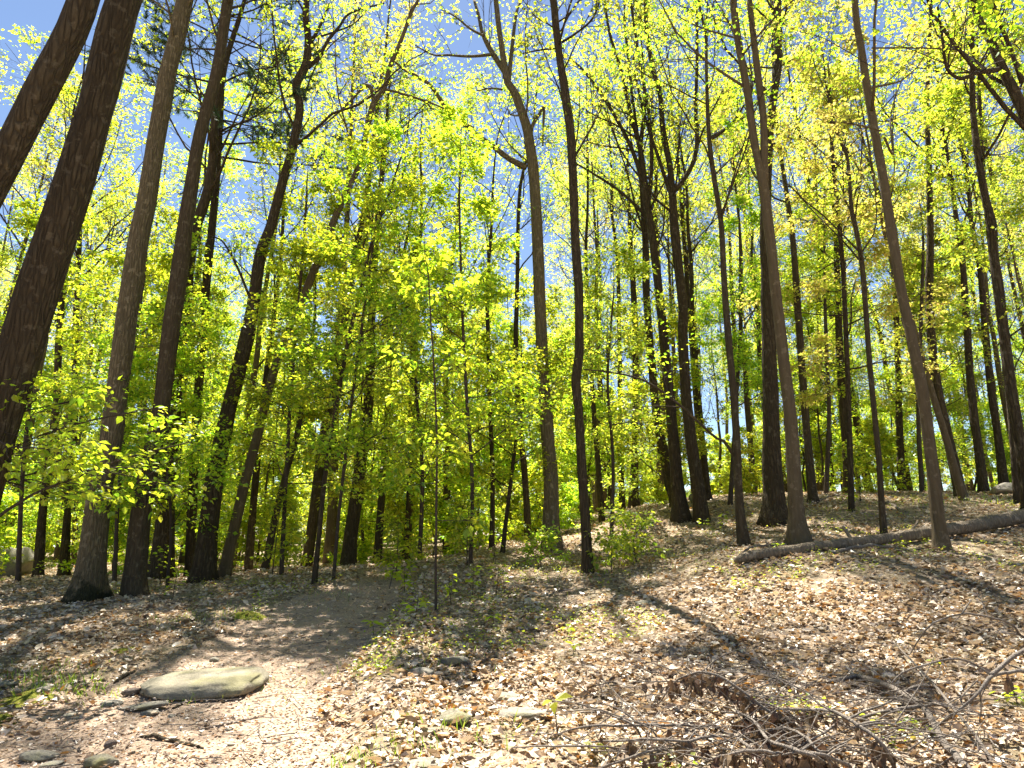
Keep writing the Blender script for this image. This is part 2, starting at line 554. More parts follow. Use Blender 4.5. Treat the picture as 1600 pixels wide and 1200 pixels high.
T('left trunk of the dark pair on the slope', 18.6,
  [(1065, 814, 36), (1059, 762, 24), (1052, 683, 20), (1042, 575, 17), (1031, 471, 15), (1020, 380, 14), (1010, 320, 13), (1000, 240, 9), (985, 190, 7), (968, 120, 6), (950, 60, 5), (940, 0, 4)],
  20, 'canopy', 'bark_dark', 'leaf_yellow', 21, limbs=[[(1008, 300, 8), (990, 240, 7), (960, 180, 6), (920, 120, 5), (890, 90, 3)], [(1012, 330, 8), (1018, 260, 7), (1014, 180, 6), (1000, 100, 5), (985, 0, 4)], [(1012, 340, 6), (970, 300, 5), (925, 270, 4), (890, 250, 3)], [(1002, 250, 6), (988, 150, 5), (978, 60, 4), (975, 0, 3)]], crown0=.38)
T('right trunk of the dark pair with a big swept limb', 18.2,
  [(1098, 822, 32), (1092, 770, 24), (1079, 683, 21), (1069, 575, 18), (1066, 471, 17), (1058, 400, 16), (1053, 350, 16), (1047, 262, 11), (1036, 206, 10), (1032, 150, 9), (1021, 112, 8), (1010, 56, 7), (1008, 0, 6)],
  20, 'canopy', 'bark_dark', 'leaf_yellow', 22, limbs=[[(1049, 302, 10), (1062, 289, 10), (1081, 259, 9), (1089, 225, 8), (1087, 169, 7), (1089, 94, 6), (1089, 0, 5)], [(1050, 310, 7), (1030, 250, 6), (1010, 190, 5), (990, 110, 4)], [(1082, 258, 5), (1100, 200, 4), (1130, 140, 3)]], crown0=.4)
T('dark trunk leaning left behind the dark pair', 19.6,
  [(1062, 790, 22), (1042, 720, 17), (1027, 658, 15), (1019, 575, 14), (1010, 471, 13), (1008, 380, 12), (1003, 320, 10)], 17, 'canopy', 'bark_dark', 'leaf_yellow', 23)
T('slim brown trunk with a long arching low branch', 13.6,
  [(1163, 855, 26), (1157, 810, 18), (1154, 762, 15), (1150, 658, 13), (1142, 554, 12), (1134, 450, 11), (1132, 400, 10), (1128, 337, 9), (1119, 281, 9), (1111, 217, 8), (1106, 131, 6), (1104, 56, 5), (1096, 0, 4)],
  15, 'canopy', 'bark_brown', 'leaf_green', 24, limbs=[[(1146, 712, 5), (1132, 690, 5), (1117, 683, 4), (1092, 660, 4), (1067, 637, 4), (1035, 612, 3.4), (1000, 592, 3), (955, 582, 2.4), (912, 577, 2)], [(1112, 217, 6), (1125, 208, 6), (1137, 199, 5), (1150, 185, 5), (1162, 165, 3)], [(1128, 340, 4), (1145, 280, 3), (1170, 200, 2)]], sprays=0)
T('broad dark trunk with flared foot behind the two-stemmed trunk', 16.0,
  [(1212, 818, 56), (1209, 780, 38), (1206, 700, 31), (1203, 600, 27), (1199, 450, 23), (1196, 330, 18), (1203, 190, 14), (1214, 100, 14), (1212, 0, 13)], 22, 'canopy', 'bark_dark', 'leaf_green', 25)
T('smooth tan trunk forking into two high stems', 12.4,
  [(1248, 846, 44), (1245, 800, 28), (1241, 742, 24), (1236, 658, 22), (1225, 554, 20), (1213, 450, 19), (1204, 375, 18), (1193, 290, 17), (1180, 225, 13), (1169, 150, 13), (1156, 75, 12), (1145, 0, 12)],
  19, 'canopy', 'bark_smooth', 'leaf_yellow', 26, limbs=[[(1195, 285, 13), (1194, 244, 13), (1193, 187, 12), (1186, 131, 12), (1177, 56, 11), (1171, 0, 10)], [(1160, 62, 4), (1100, 45, 3), (1060, 25, 2), (1040, 0, 2)]])
T('thin straight trunk rising from behind the fallen log', 13.4,
  [(1381, 838, 14), (1377, 780, 10.5), (1373, 721, 10), (1365, 637, 9.5), (1356, 533, 9), (1350, 431, 9), (1342, 364, 8), (1331, 319, 7), (1324, 244, 6), (1312, 206, 5), (1295, 130, 4)], 12, 'canopy', 'bark_brown', 'leaf_orange', 27, crown0=.5)
T('tall tan trunk in front of the fallen log', 11.2,
  [(1473, 866, 36), (1468, 830, 24), (1462, 780, 21), (1454, 708, 20), (1442, 625, 19), (1427, 533, 18), (1413, 450, 17), (1397, 337, 16), (1386, 262, 15), (1369, 150, 14), (1354, 75, 12), (1344, 0, 11)],
  17, 'canopy', 'bark_smooth', 'leaf_orange', 28, limbs=[[(1378, 205, 3), (1340, 195, 3), (1300, 190, 2)], [(1382, 215, 4), (1395, 240, 4), (1392, 180, 3), (1410, 120, 2)], [(1362, 75, 3), (1440, 75, 3), (1500, 78, 2)]])
T('dark trunk leaning left just behind the tall tan trunk', 17.5,
  [(1502, 778, 22), (1487, 708, 17), (1467, 617, 15), (1457, 520, 14), (1453, 440, 13), (1455, 360, 11)], 19, 'canopy', 'bark_dark', 'leaf_green', 29)
T('pale leaning trunk crossing behind the tall tan trunk', 16.5,
  [(1506, 776, 16), (1492, 735, 13), (1478, 680, 12), (1462, 630, 11), (1445, 560, 11), (1425, 480, 9), (1400, 400, 7)], 14, 'canopy', 'bark_smooth', 'leaf_green', 30)
T('dark trunk at the right edge leaning left', 13.5,
  [(1608, 790, 24), (1598, 720, 18), (1579, 596, 17), (1565, 471, 16), (1556, 400, 15), (1551, 356, 15), (1539, 300, 12), (1526, 232, 11), (1522, 150, 9)], 17, 'canopy', 'bark_dark', 'leaf_green', 31, crown0=.4)
T('dark crooked tree hanging over the upper right corner', 9.5,
  [(1790, 900, 50), (1740, 600, 34), (1670, 350, 26), (1600, 178, 20), (1567, 109, 15), (1545, 56, 13), (1522, 0, 11)], 14, 'canopy', 'bark_dark', 'leaf_green', 32,
  limbs=[[(1563, 108, 9), (1545, 111, 9), (1530, 112, 8), (1512, 120, 7), (1497, 122, 6), (1479, 105, 5), (1472, 56, 4), (1465, 10, 3)], [(1597, 130, 8), (1580, 80, 7), (1560, 30, 6), (1550, 0, 5)]], crown0=.45)
# middle distance, left of the lone slender trunk
T('dark leaning trunk at the far end of the path', 19.0,
  [(543, 890, 32), (548, 840, 25), (562, 740, 21), (575, 640, 18), (580, 560, 15), (582, 490, 13), (588, 400, 12)], 17, 'canopy', 'bark_dark', 'leaf_green', 33)
T('thin leaning pole of a tree with leafy sprays left of the path end', 13.2,
  [(491, 905, 12), (497, 850, 9), (508, 740, 8.5), (525, 637, 8), (545, 520, 7), (562, 450, 6), (580, 375, 5), (602, 311, 4), (625, 240, 3)], 9.8, 'under', 'bark_dark', 'leaf_green', 34)
T('narrow dark trunk leaning right among leaves left of path', 17.0,
  [(413, 888, 15), (432, 800, 12), (448, 735, 11), (465, 670, 10), (474, 600, 8)], 9, 'under', 'bark_brown', 'leaf_green', 35)
T('straight dark trunk right beside the path end', 20.0,
  [(589, 886, 16), (595, 790, 13), (601, 710, 12), (606, 630, 11), (610, 520, 9)], 15, 'canopy', 'bark_dark', 'leaf_green', 36)
T('dark trunk right of the path end behind the sapling', 22.0,
  [(634, 876, 16), (640, 790, 13), (643, 700, 12), (644, 620, 11), (646, 500, 9)], 17, 'canopy', 'bark_dark', 'leaf_green', 37)
T('short dark trunk standing between sapling and thick grey trunk', 22.0,
  [(698, 864, 15), (698, 780, 12), (697, 700, 11), (697, 560, 9)], 18, 'canopy', 'bark_dark', 'leaf_yellow', 38)
T('straight thin dark tree left of the thick grey trunk', 18.5,
  [(768, 852, 11), (770, 760, 8.5), (766, 650, 8), (763, 540, 7.5), (762, 450, 7), (768, 360, 5)], 15, 'canopy', 'bark_dark', 'leaf_green', 39)
T('small leaning dark trunk at the left foot of thick grey trunk', 17.5,
  [(784, 872, 11), (790, 820, 8), (799, 745, 7), (806, 690, 6), (818, 620, 4)], 7, 'under', 'bark_dark', 'leaf_green', 40)
T('thin dark double-curved trunk touching the thick grey trunk', 20.0,
  [(826, 850, 15), (820, 745, 11), (810, 640, 10), (806, 540, 9), (808, 450, 8), (812, 300, 6)], 17, 'canopy', 'bark_dark', 'leaf_yellow', 41)
T('thin dark trunk right behind the slender wavy trunk', 21.0,
  [(941, 815, 12), (934, 720, 10), (927, 640, 9), (920, 520, 8), (915, 400, 6)], 17, 'canopy', 'bark_dark', 'leaf_yellow', 42)
T('straight thin trunk midway between wavy trunk and dark pair', 25.0,
  [(972, 796, 12), (970, 690, 9), (968, 560, 8), (966, 450, 7)], 19, 'canopy', 'bark_dark', 'leaf_yellow', 43)
T('thick dark stem left of the dark pair on the rise', 26.0,
  [(990, 792, 22), (991, 740, 13), (992, 640, 12), (992, 530, 11)], 20, 'canopy', 'bark_dark', 'leaf_yellow', 44)
T('dark trunk seen between dark pair and the slim brown trunk', 22.0,
  [(1106, 780, 14), (1098, 700, 11), (1089, 610, 10), (1082, 520, 9), (1080, 420, 7)], 17, 'canopy', 'bark_dark', 'leaf_green', 45)
T('tan slanting trunk right of the smooth forked trunk', 18.0,
  [(1271, 784, 17), (1262, 690, 13.5), (1254, 580, 13), (1246, 480, 12), (1238, 380, 10)], 18, 'canopy', 'bark_brown', 'leaf_green', 46)
T('dark trunk on the crest right of the slanting tan trunk', 23.0,
  [(1326, 770, 17), (1322, 690, 14), (1315, 600, 13), (1311, 500, 12), (1308, 380, 9)], 18, 'canopy', 'bark_dark', 'leaf_yellow', 47)
T('straight dark trunk on crest between thin and tall tan trunks', 24.0,
  [(1409, 770, 14), (1405, 660, 11), (1402, 540, 10), (1398, 430, 8)], 17, 'canopy', 'bark_dark', 'leaf_yellow', 48)
T('dark trunk on the crest, first right of leaning pale trunk', 21.0,
  [(1537, 770, 17), (1527, 690, 13.5), (1517, 610, 12.5), (1508, 500, 11), (1502, 400, 9)], 18, 'canopy', 'bark_dark', 'leaf_green', 49)
T('dark trunk on the crest beside the grey boulder', 21.5,
  [(1570, 772, 18), (1562, 700, 13), (1550, 620, 12), (1540, 520, 11), (1532, 430, 9)], 18, 'canopy', 'bark_dark', 'leaf_green', 50)
T('dark trunk at far left beside the grey rock', 18.5,
  [(60, 906, 18), (66, 800, 13), (74, 720, 13), (84, 630, 12), (90, 520, 11), (96, 420, 9)], 17, 'canopy', 'bark_dark', 'leaf_green', 51)
T('twin-looking dark trunk between rock and the pale flaky trunk', 20.0,
  [(100, 902, 20), (106, 800, 12), (116, 680, 12), (118, 560, 11), (122, 450, 9)], 18, 'canopy', 'bark_dark', 'leaf_green', 52)
T('dark trunk filling the gap right of the bowed slim trunk', 20.0,
  [(388, 896, 16), (395, 800, 13), (404, 700, 11), (414, 600, 10), (430, 480, 8)], 16, 'canopy', 'bark_dark', 'leaf_green', 53)
# leafy understory
T('thin knee-bent sapling with large leaves beside the path', 10.0,
  [(681, 962, 5.5), (681, 880, 4.4), (682, 780, 4.2), (683, 680, 4), (681, 600, 3.6), (677, 525, 3), (673, 440, 2.2)], 5.8, 'sapling', 'twig', 'leaf_green', 60)
T('leafy understory tree spreading sprays above the path', 13.6,
  [(520, 912, 7), (530, 800, 6), (548, 640, 5.5), (570, 480, 5), (590, 340, 4), (600, 230, 3)], 9.5, 'under', 'twig', 'leaf_green', 61)
T('leafy understory tree left of the thick grey trunk', 14.0,
  [(735, 880, 8), (738, 760, 7), (728, 600, 6), (722, 470, 5), (718, 330, 4)], 10.5, 'under', 'twig', 'leaf_green', 62)
T('low leafy beech sapling behind the brown trunk', 14.5,
  [(262, 915, 6), (268, 820, 5), (262, 700, 4), (266, 600, 3)], 6, 'under', 'twig', 'leaf_green', 63)
T('leafy understory tree between bowed trunk and the path', 15.5,
  [(440, 895, 8), (446, 760, 7), (455, 600, 6), (470, 430, 5), (480, 320, 4)], 10.5, 'under', 'twig', 'leaf_green', 64)
T('leafy understory tree behind sapling right of the path end', 17.5,
  [(655, 880, 8), (660, 740, 7), (650, 600, 6), (655, 480, 5)], 9.5, 'under', 'twig', 'leaf_green', 65)
T('leafy young tree on the rise behind the slender wavy trunk', 18.0,
  [(955, 832, 8), (958, 720, 6), (950, 600, 5), (956, 500, 4)], 8, 'under', 'twig', 'leaf_yellow', 66)
T('leafy young tree behind the slim brown trunk on the rise', 20.0,
  [(1140, 790, 9), (1150, 640, 7), (1158, 500, 6), (1160, 400, 4)], 10.5, 'under', 'twig', 'leaf_green', 67)
T('leafy young tree behind the smooth forked trunk on crest', 22.0,
  [(1290, 775, 9), (1295, 640, 7), (1290, 500, 6), (1288, 400, 4)], 11.5, 'under', 'twig', 'leaf_green', 68)
T('leafy young tree behind the tall tan trunk on crest', 22.0,
  [(1440, 772, 9), (1435, 640, 7), (1440, 480, 6), (1444, 380, 4)], 11.5, 'under', 'twig', 'leaf_yellow', 69)
T('leafy young tree at far left behind the leaning trunks', 16.0,
  [(30, 905, 9), (35, 760, 7), (50, 600, 6), (70, 440, 5), (85, 330, 4)], 9.5, 'under', 'twig', 'leaf_green', 70)
T('leafy young tree behind the pale flaky trunk', 15.5,
  [(180, 905, 8), (185, 760, 6), (200, 600, 5), (215, 460, 4)], 9, 'under', 'twig', 'leaf_green', 71)
T('yellow-green tree behind the crooked tree at upper right', 15.0,
  [(1590, 800, 12), (1575, 600, 10), (1550, 400, 9), (1535, 250, 7), (1530, 150, 5)], 13, 'under', 'bark_dark', 'leaf_yellow', 72)
T('bronze-leaved young tree between thin trunk and tall tan trunk', 16.0,
  [(1330, 800, 11), (1325, 600, 9), (1315, 400, 8), (1300, 230, 6), (1296, 120, 4)], 13, 'under', 'bark_dark', 'leaf_orange', 73)

for tr in TREES:
    p = np.array(tr['pts'], float)
    tr['px'] = p
    tr['base'] = at(p[0, 0], p[0, 1], tr['Y'])

# ------------------------------------------------------------------ ground height
ctrl = [(0, 0, 0.02), (-4, 4.6, 0.0), (0, 4.9, 0.0), (3.8, 4.9, 0.10), (-6.5, 8.0, .12), (8.5, 7.5, .75), (-12, 6, .2), (14, 9, 1.6), (5, 2, 0.0), (-5, 1, 0),
        (-10, -10, -.2), (10, -10, .1), (0, -20, -.3), (-30, -20, -.3), (30, -20, .6), (-25, 12, .4), (26, 14, 2.6), (-30, 30, .5), (-12, 36, .5), (0, 40, 1.2), (12, 38, 2.9),
        (28, 34, 3.2), (-50, 60, .4), (0, 75, 1.4), (50, 60, 3.4), (-80, 0, 0), (80, 0, 3.0), (-60, 110, .4), (60, 110, 3.5), (0, 130, 1.6), (-140, 60, 0), (140, 60, 3.2), (0, -90, 0), (-120, -90, 0), (120, -90, 2)]
for px, py, Y in ((560, 930, 11.4), (450, 960, 10.2), (620, 890, 15), (250, 980, 9.3), (800, 905, 13), (1000, 930, 11), (1200, 870, 11.6), (1330, 850, 11.4), (700, 950, 10.2), (1100, 850, 15), (1400, 790, 17), (1560, 780, 17.5), (940, 812, 24), (1330, 775, 22), (1020, 800, 22), (30, 905, 17), (-200, 960, 13)):
    ctrl.append(tuple(at(px, py, Y)))
for tr in TREES:
    if tr['seed'] not in (11, 12, 32):
        ctrl.append(tuple(tr['base']))
C = np.array(ctrl)


def _phi(r2):
    return r2 * np.log(r2 + 1e-6) * 0.5


def _fit(C, lam):
    n = len(C)
    r2 = ((C[:, None, :2] - C[None, :, :2]) ** 2).sum(-1)
    A = np.zeros((n + 3, n + 3))
    A[:n, :n] = _phi(r2) + lam * np.eye(n)
    A[:n, n] = 1
    A[:n, n + 1:] = C[:, :2]
    A[n:, :n] = A[:n, n:].T
    return np.linalg.solve(A, np.concatenate([C[:, 2], np.zeros(3)]))


W = _fit(C, 2.5)


def ground_smooth(X, Y):
    X = np.asarray(X, float).ravel()
    Y = np.asarray(Y, float).ravel()
    out = np.zeros(len(X))
    for i in range(0, len(X), 20000):
        x, y = X[i:i + 20000], Y[i:i + 20000]
        rr = np.hypot(x, y)
        k = np.minimum(1, 135 / np.maximum(rr, 1e-6))
        x, y = x * k, y * k
        r2 = (x[:, None] - C[None, :, 0]) ** 2 + (y[:, None] - C[None, :, 1]) ** 2
        out[i:i + 20000] = _phi(r2) @ W[:-3] + W[-3] + W[-2] * x + W[-1] * y
    return out


def hit_smooth(px, py):
    d = ray(px, py)
    ts = np.geomspace(3, 90, 500)
    P = CAM + d * (ts / d[1])[:, None]
    g = P[:, 2] - ground_smooth(P[:, 0], P[:, 1])
    k = np.argmax(g < 0) if (g < 0).any() else len(ts) - 1
    if k == 0:
        return P[0]
    a = g[k - 1] / (g[k - 1] - g[k])
    return P[k - 1] + (P[k] - P[k - 1]) * a


PATH_L = [(-260, 1230), (-60, 1165), (70, 1100), (200, 1050), (310, 1010), (390, 965), (470, 928), (540, 908), (590, 890)]
PATH_R = [(510, 1230), (525, 1150), (538, 1090), (556, 1035), (585, 985), (618, 942), (640, 908), (655, 889)]
path_poly = np.array([hit_smooth(*p)[:2] for p in PATH_L] + [hit_smooth(*p)[:2] for p in PATH_R[::-1]])
# path also runs on behind the photographer
path_poly = np.concatenate([path_poly, [[-1.2, 2.5], [-0.8, -6], [-2.8, -6], [-4.6, 2.5]]])


BANK = np.array([hit_smooth(*p)[:2] for p in PATH_R])


def path_sd(X, Y):
    """signed distance to the path edge, positive inside"""
    X = np.ravel(X)
    Y = np.ravel(Y)
    best = np.full(len(X), 1e9)
    ins = np.zeros(len(X), bool)
    n = len(path_poly)
    for i in range(n):
        a, b = path_poly[i], path_poly[(i + 1) % n]
        e = b - a
        t_ = np.clip(((X - a[0]) * e[0] + (Y - a[1]) * e[1]) / (e @ e), 0, 1)
        best = np.minimum(best, np.hypot(X - a[0] - t_ * e[0], Y - a[1] - t_ * e[1]))
        c = ((a[1] > Y) != (b[1] > Y)) & (X < (b[0] - a[0]) * (Y - a[1]) / (b[1] - a[1] + 1e-12) + a[0])
        ins ^= c
    return np.where(ins, best, -best)


def ground_z(X, Y):
    X = np.ravel(np.asarray(X, float))
    Y = np.ravel(np.asarray(Y, float))
    z = ground_smooth(X, Y)
    P = np.stack([X, Y], 1)
    sdp = path_sd(X, Y)
    k = np.clip(sdp / 0.5 + .5, 0, 1)
    rough = vnoise(P * .8, 3) * .05 + vnoise(P * 2.3, 4) * .03 + vnoise(P * 7, 5) * .014
    # raised bank along the right side of the path
    e_ = np.full(len(X), 1e9)
    for a, b in zip(BANK[:-1], BANK[1:]):
        d_ = b - a
        t_ = np.clip(((X - a[0]) * d_[0] + (Y - a[1]) * d_[1]) / (d_ @ d_), 0, 1)
        e_ = np.minimum(e_, np.hypot(X - a[0] - t_ * d_[0], Y - a[1] - t_ * d_[1]))
    bank = np.where(sdp < 0, 1 - np.exp(-(e_ / .28) ** 2), 0) * np.exp(-(e_ / 1.0) ** 2) * .13
    return z + rough * (1 - .65 * k) - .05 * k + bank


def hit(px, py):
    d = ray(px, py)
    ts = np.geomspace(3, 90, 600)
    P = CAM + d * (ts / d[1])[:, None]
    g = P[:, 2] - ground_z(P[:, 0], P[:, 1])
    k = np.argmax(g < 0) if (g < 0).any() else len(ts) - 1
    if k == 0:
        return P[0]
    a = g[k - 1] / (g[k - 1] - g[k])
    return P[k - 1] + (P[k] - P[k - 1]) * a


# ground as one sheet on a polar grid, finest in front of the camera
ang = np.concatenate([np.linspace(-50, 50, 430), np.linspace(50, 310, 90)[1:-1]]) * math.pi / 180
rs = np.concatenate([np.linspace(.4, 3.2, 8), np.geomspace(3.5, 60, 330), np.geomspace(62, 900, 26)])
AA, RR = np.meshgrid(ang, rs, indexing='ij')
GX, GY = np.sin(AA) * RR, np.cos(AA) * RR
GZ = ground_z(GX, GY).reshape(GX.shape)
sd = path_sd(GX, GY).reshape(GX.shape)
dirt_mask = np.clip(sd / .6 + .5, 0, 1)
na, nr = GX.shape
V = np.stack([GX, GY, GZ], -1).reshape(-1, 3)
idx = np.arange(na * nr).reshape(na, nr)
a0, a1 = idx, np.roll(idx, -1, 0)
F = np.stack([a0[:, :-1], a0[:, 1:], a1[:, 1:], a1[:, :-1]], -1)[..., ::-1]
cell_sd = sd + .16 * vnoise(np.stack([GX.ravel(), GY.ravel()], 1) * 1.9, 8).reshape(sd.shape) + .07 * vnoise(np.stack([GX.ravel(), GY.ravel()], 1) * 7, 9).reshape(sd.shape)
isp = (cell_sd[:, :-1] > 0)
cz = np.array([[0, 0, float(ground_z([0], [0])[0])]])


def sheet(name, faces, extra=None):
    used = np.unique(faces)
    remap = np.full(len(V), -1)
    remap[used] = np.arange(len(used))
    mb = MB()
    mb.add(V[used], remap[faces])
    o = mb.obj(name, M['soil'])
    a_ = o.data.attributes.new('dirt', 'FLOAT', 'POINT')
    a_.data.foreach_set('value', dirt_mask.ravel()[used].astype(np.float32))
    o['kind'] = 'structure'
    return o


floor_o = sheet('forest_floor', F[~isp])
path_o = sheet('path', F[isp])
mb = MB()
th = np.linspace(0, 2 * math.pi, 24, endpoint=False)
ring = np.stack([np.sin(th) * .41, np.cos(th) * .41, ground_z(np.sin(th) * .41, np.cos(th) * .41)], 1)
mb.add(ring, np.arange(24)[::-1][None])
g0 = mb.obj('ground', M['soil'])
g0['kind'] = 'structure'
print('ground', time.time() - T0)


# ------------------------------------------------------------------ growing branches
def grow(start, d, L, n, wob, up, rng):
    B = len(start)
    P = np.empty((B, n + 1, 3))
    P[:, 0] = start
    d = nrm(d)
    for i in range(n):
        d = nrm(d + rng.normal(0, wob, (B, 3)) + np.array([0, 0, up]))
        P[:, i + 1] = P[:, i] + d * (L / n)[:, None]
    return P


def spawn(P, R, L, per, f0, f1, ang, flat, rng):
    """children of paths P: returns start, dir, length factor, radius"""
    B, n, _ = P.shape
    pi_ = np.repeat(np.arange(B), per)
    f = rng.uniform(f0, f1, len(pi_))
    x = f * (n - 1)
    i = np.minimum(x.astype(int), n - 2)
    t_ = (x - i)[:, None]
    st = P[pi_, i] * (1 - t_) + P[pi_, i + 1] * t_
    tg = nrm(P[pi_, i + 1] - P[pi_, i])
    rd = rng.normal(0, 1, (len(pi_), 3))
    rd[:, 2] *= flat
    pp = nrm(rd - (rd * tg).sum(1, keepdims=True) * tg)
    a_ = rng.normal(ang, .16, len(pi_))[:, None]
    dr = tg * np.cos(a_) + pp * np.sin(a_)
    r = R[pi_, i]
    ln = L[pi_] * (1.05 - .55 * f)
    return st, dr, ln, r


def foliage(P, per, size, rng, spread=.17, droop=.25, tilt=.45):
    """leaf poses along twig paths"""
    B, n, _ = P.shape
    pi_ = np.repeat(np.arange(B), per)
    f = rng.uniform(.15, 1.0, len(pi_)) ** .7
    x = f * (n - 1)
    i = np.minimum(x.astype(int), n - 2)
    t_ = (x - i)[:, None]
    pos = P[pi_, i] * (1 - t_) + P[pi_, i + 1] * t_
    tg = nrm(P[pi_, i + 1] - P[pi_, i])
    D = nrm(tg * .5 + rng.normal(0, .8, (len(pi_), 3)) * np.array([1, 1, .45]) - np.array([0, 0, droop]))
    pos = pos + D * rng.uniform(.2, 1.0, (len(pi_), 1)) * spread
    N = nrm(np.array([0, 0, 1.0]) + rng.normal(0, tilt, (len(pi_), 3)))
    S = size * np.clip(rng.lognormal(-.06, .33, len(pi_)), .35, 1.6)
    return pos, D, N, S


SPEC = {
    'canopy': dict(n1=13, f=(.48, .98), L1=(2.2, 4.8), el=(25, 62), n2=6, n3=6, l2=.6, l3=.56, per=14, size=.082, flat=.8, up=.10, droop=.25),
    'under': dict(n1=26, f=(.22, .99), L1=(.9, 2.5), el=(2, 32), n2=6, n3=6, l2=.6, l3=.62, per=13, size=.085, flat=.25, up=.03, droop=.3),
    'sapling': dict(n1=20, f=(.12, .98), L1=(.35, 1.1), el=(0, 35), n2=3, n3=3, l2=.5, l3=.5, per=5, size=.10, flat=.25, up=.02, droop=.35),
}


def branch_set(trunk, tr_r, spec, rng, hand=None, nl=1.0, crown0=None, dens=1.0):
    """returns limbs [(P,R)], twig MB arrays and leaf poses; coordinates as given"""
    n = len(trunk)
    n1 = max(3, int(spec['n1'] * nl))
    f0, f1 = spec['f']
    if crown0 is not None:
        f0 = crown0
    s = np.concatenate([[0], np.cumsum(np.linalg.norm(np.diff(trunk, axis=0), axis=1))])
    fr = np.sort(rng.uniform(f0, f1, n1))
    sp = fr * s[-1]
    st = np.stack([np.interp(sp, s, trunk[:, k]) for k in range(3)], 1)
    r0 = np.interp(sp, s, tr_r)
    az = rng.uniform(0, 2 * math.pi) + np.arange(n1) * 2.4 + rng.normal(0, .4, n1)
    el = np.radians(rng.uniform(*spec['el'], n1))
    d = np.stack([np.cos(az) * np.cos(el), np.sin(az) * np.cos(el), np.sin(el)], 1)
    rel = (fr - f0) / (f1 - f0 + 1e-6)
    L = rng.uniform(*spec['L1'], n1) * (1.1 - .6 * rel)
    P1 = grow(st, d, L, 7, .13, spec['up'], rng)
    R1 = np.clip(r0 * .42, .005, .007 * L + .007)[:, None] * np.linspace(1, .3, 8)[None]
    limbs = [(P1[i], R1[i]) for i in range(n1)]
    Ps, Rs, Ls = [P1], [R1], [L]
    if hand:
        for hp, hr in hand:
            q = smooth_path(np.concatenate([hp, hr[:, None]], 1), 8)
            Ps.append(q[None, :, :3])
            Rs.append(q[None, :, 3])
            Ls.append(np.array([max(1.2, np.linalg.norm(np.diff(q[:, :3], axis=0), axis=1).sum() * .8)]))
            q = smooth_path(np.concatenate([hp, hr[:, None]], 1), 22)
            limbs.append((q[:, :3], q[:, 3]))
    # trunk tip bears twigs as well
    P1, R1, L1 = np.concatenate(Ps), np.concatenate(Rs), np.concatenate(Ls)
    st2, d2, l2, r2 = spawn(P1, R1, L1, spec['n2'], .22, 1.0, .75, spec['flat'], rng)
    l2 = np.maximum(l2 * spec['l2'], .18)
    P2 = grow(st2, d2, l2, 4, .14, spec['up'] * .8, rng)
    R2 = np.clip(r2 * .5, .004, .013)[:, None] * np.linspace(1, .35, 5)[None]
    n3 = max(1, int(round(spec['n3'] * dens)))
    st3, d3, l3, r3 = spawn(P2, R2, l2, n3, .15, 1.0, .7, spec['flat'], rng)
    l3 = np.maximum(l3 * spec['l3'] / .5 * .62, .10)
    P3 = grow(st3, d3, l3, 2, .12, spec['up'] * .5, rng)
    R3 = np.clip(r3 * .5, .0026, .0055)[:, None] * np.linspace(1, .5, 3)[None]
    lv = foliage(P3, spec['per'], spec['size'], rng, spread=.08 if spec['flat'] > .5 else .16, droop=spec['droop'])
    return limbs, (P2, R2), (P3, R3), lv


def pine_set(trunk, tr_r, rng):
    s = np.concatenate([[0], np.cumsum(np.linalg.norm(np.diff(trunk, axis=0), axis=1))])
    z = np.arange(.30, .99, .017)
    st, d, L, live = [], [], [], []
    for zi in z:
        for k in range(rng.integers(2, 5)):
            az = rng.uniform(0, 2 * math.pi)
            e = rad(rng.uniform(-8, 16))
            st.append([np.interp(zi * s[-1], s, trunk[:, q]) for q in range(3)])
            d.append((math.cos(az) * math.cos(e), math.sin(az) * math.cos(e), math.sin(e)))
            lv = zi > .5 and rng.random() < .85
            live.append(lv)
            L.append(rng.uniform(2.2, 4.2) * (1.15 - .75 * max(0, zi - .5) / .5) if lv else rng.uniform(.5, 1.8))
    st, d, L, live = np.array(st), np.array(d), np.array(L), np.array(live)
    P1 = grow(st, d, L, 7, .07, .015, rng)
    R1 = np.clip(.010 * L, .008, .035)[:, None] * np.linspace(1, .25, 8)[None]
    limbs = [(P1[i], R1[i]) for i in range(len(L))]
    A, B_ = P1[live], R1[live]
    st2, d2, l2, r2 = spawn(A, B_, L[live], 13, .3, 1.0, .8, .25, rng)
    P2 = grow(st2, d2, l2 * .3, 4, .1, .04, rng)
    R2 = np.clip(r2 * .5, .003, .01)[:, None] * np.linspace(1, .4, 5)[None]
    # tufts of needles
    per = 60
    pi_ = np.repeat(np.arange(len(P2)), per)
    f = rng.uniform(.25, 1, len(pi_))
    x = f * 4
    i = np.minimum(x.astype(int), 3)
    t_ = (x - i)[:, None]
    pos = P2[pi_, i] * (1 - t_) + P2[pi_, i + 1] * t_
    tg = nrm(P2[pi_, i + 1] - P2[pi_, i])
    D = nrm(tg * .8 + rng.normal(0, .6, (len(pi_), 3)))
    N = nrm(rng.normal(0, 1, (len(pi_), 3)))
    S = rng.uniform(.12, .22, len(pi_))
    return limbs, (P2, R2), None, (pos, D, N, S)


NEEDLE = (np.array([[0, .06, 0], [1, 0, 0], [0, -.06, 0]]), [np.array([[0, 2, 1]])])


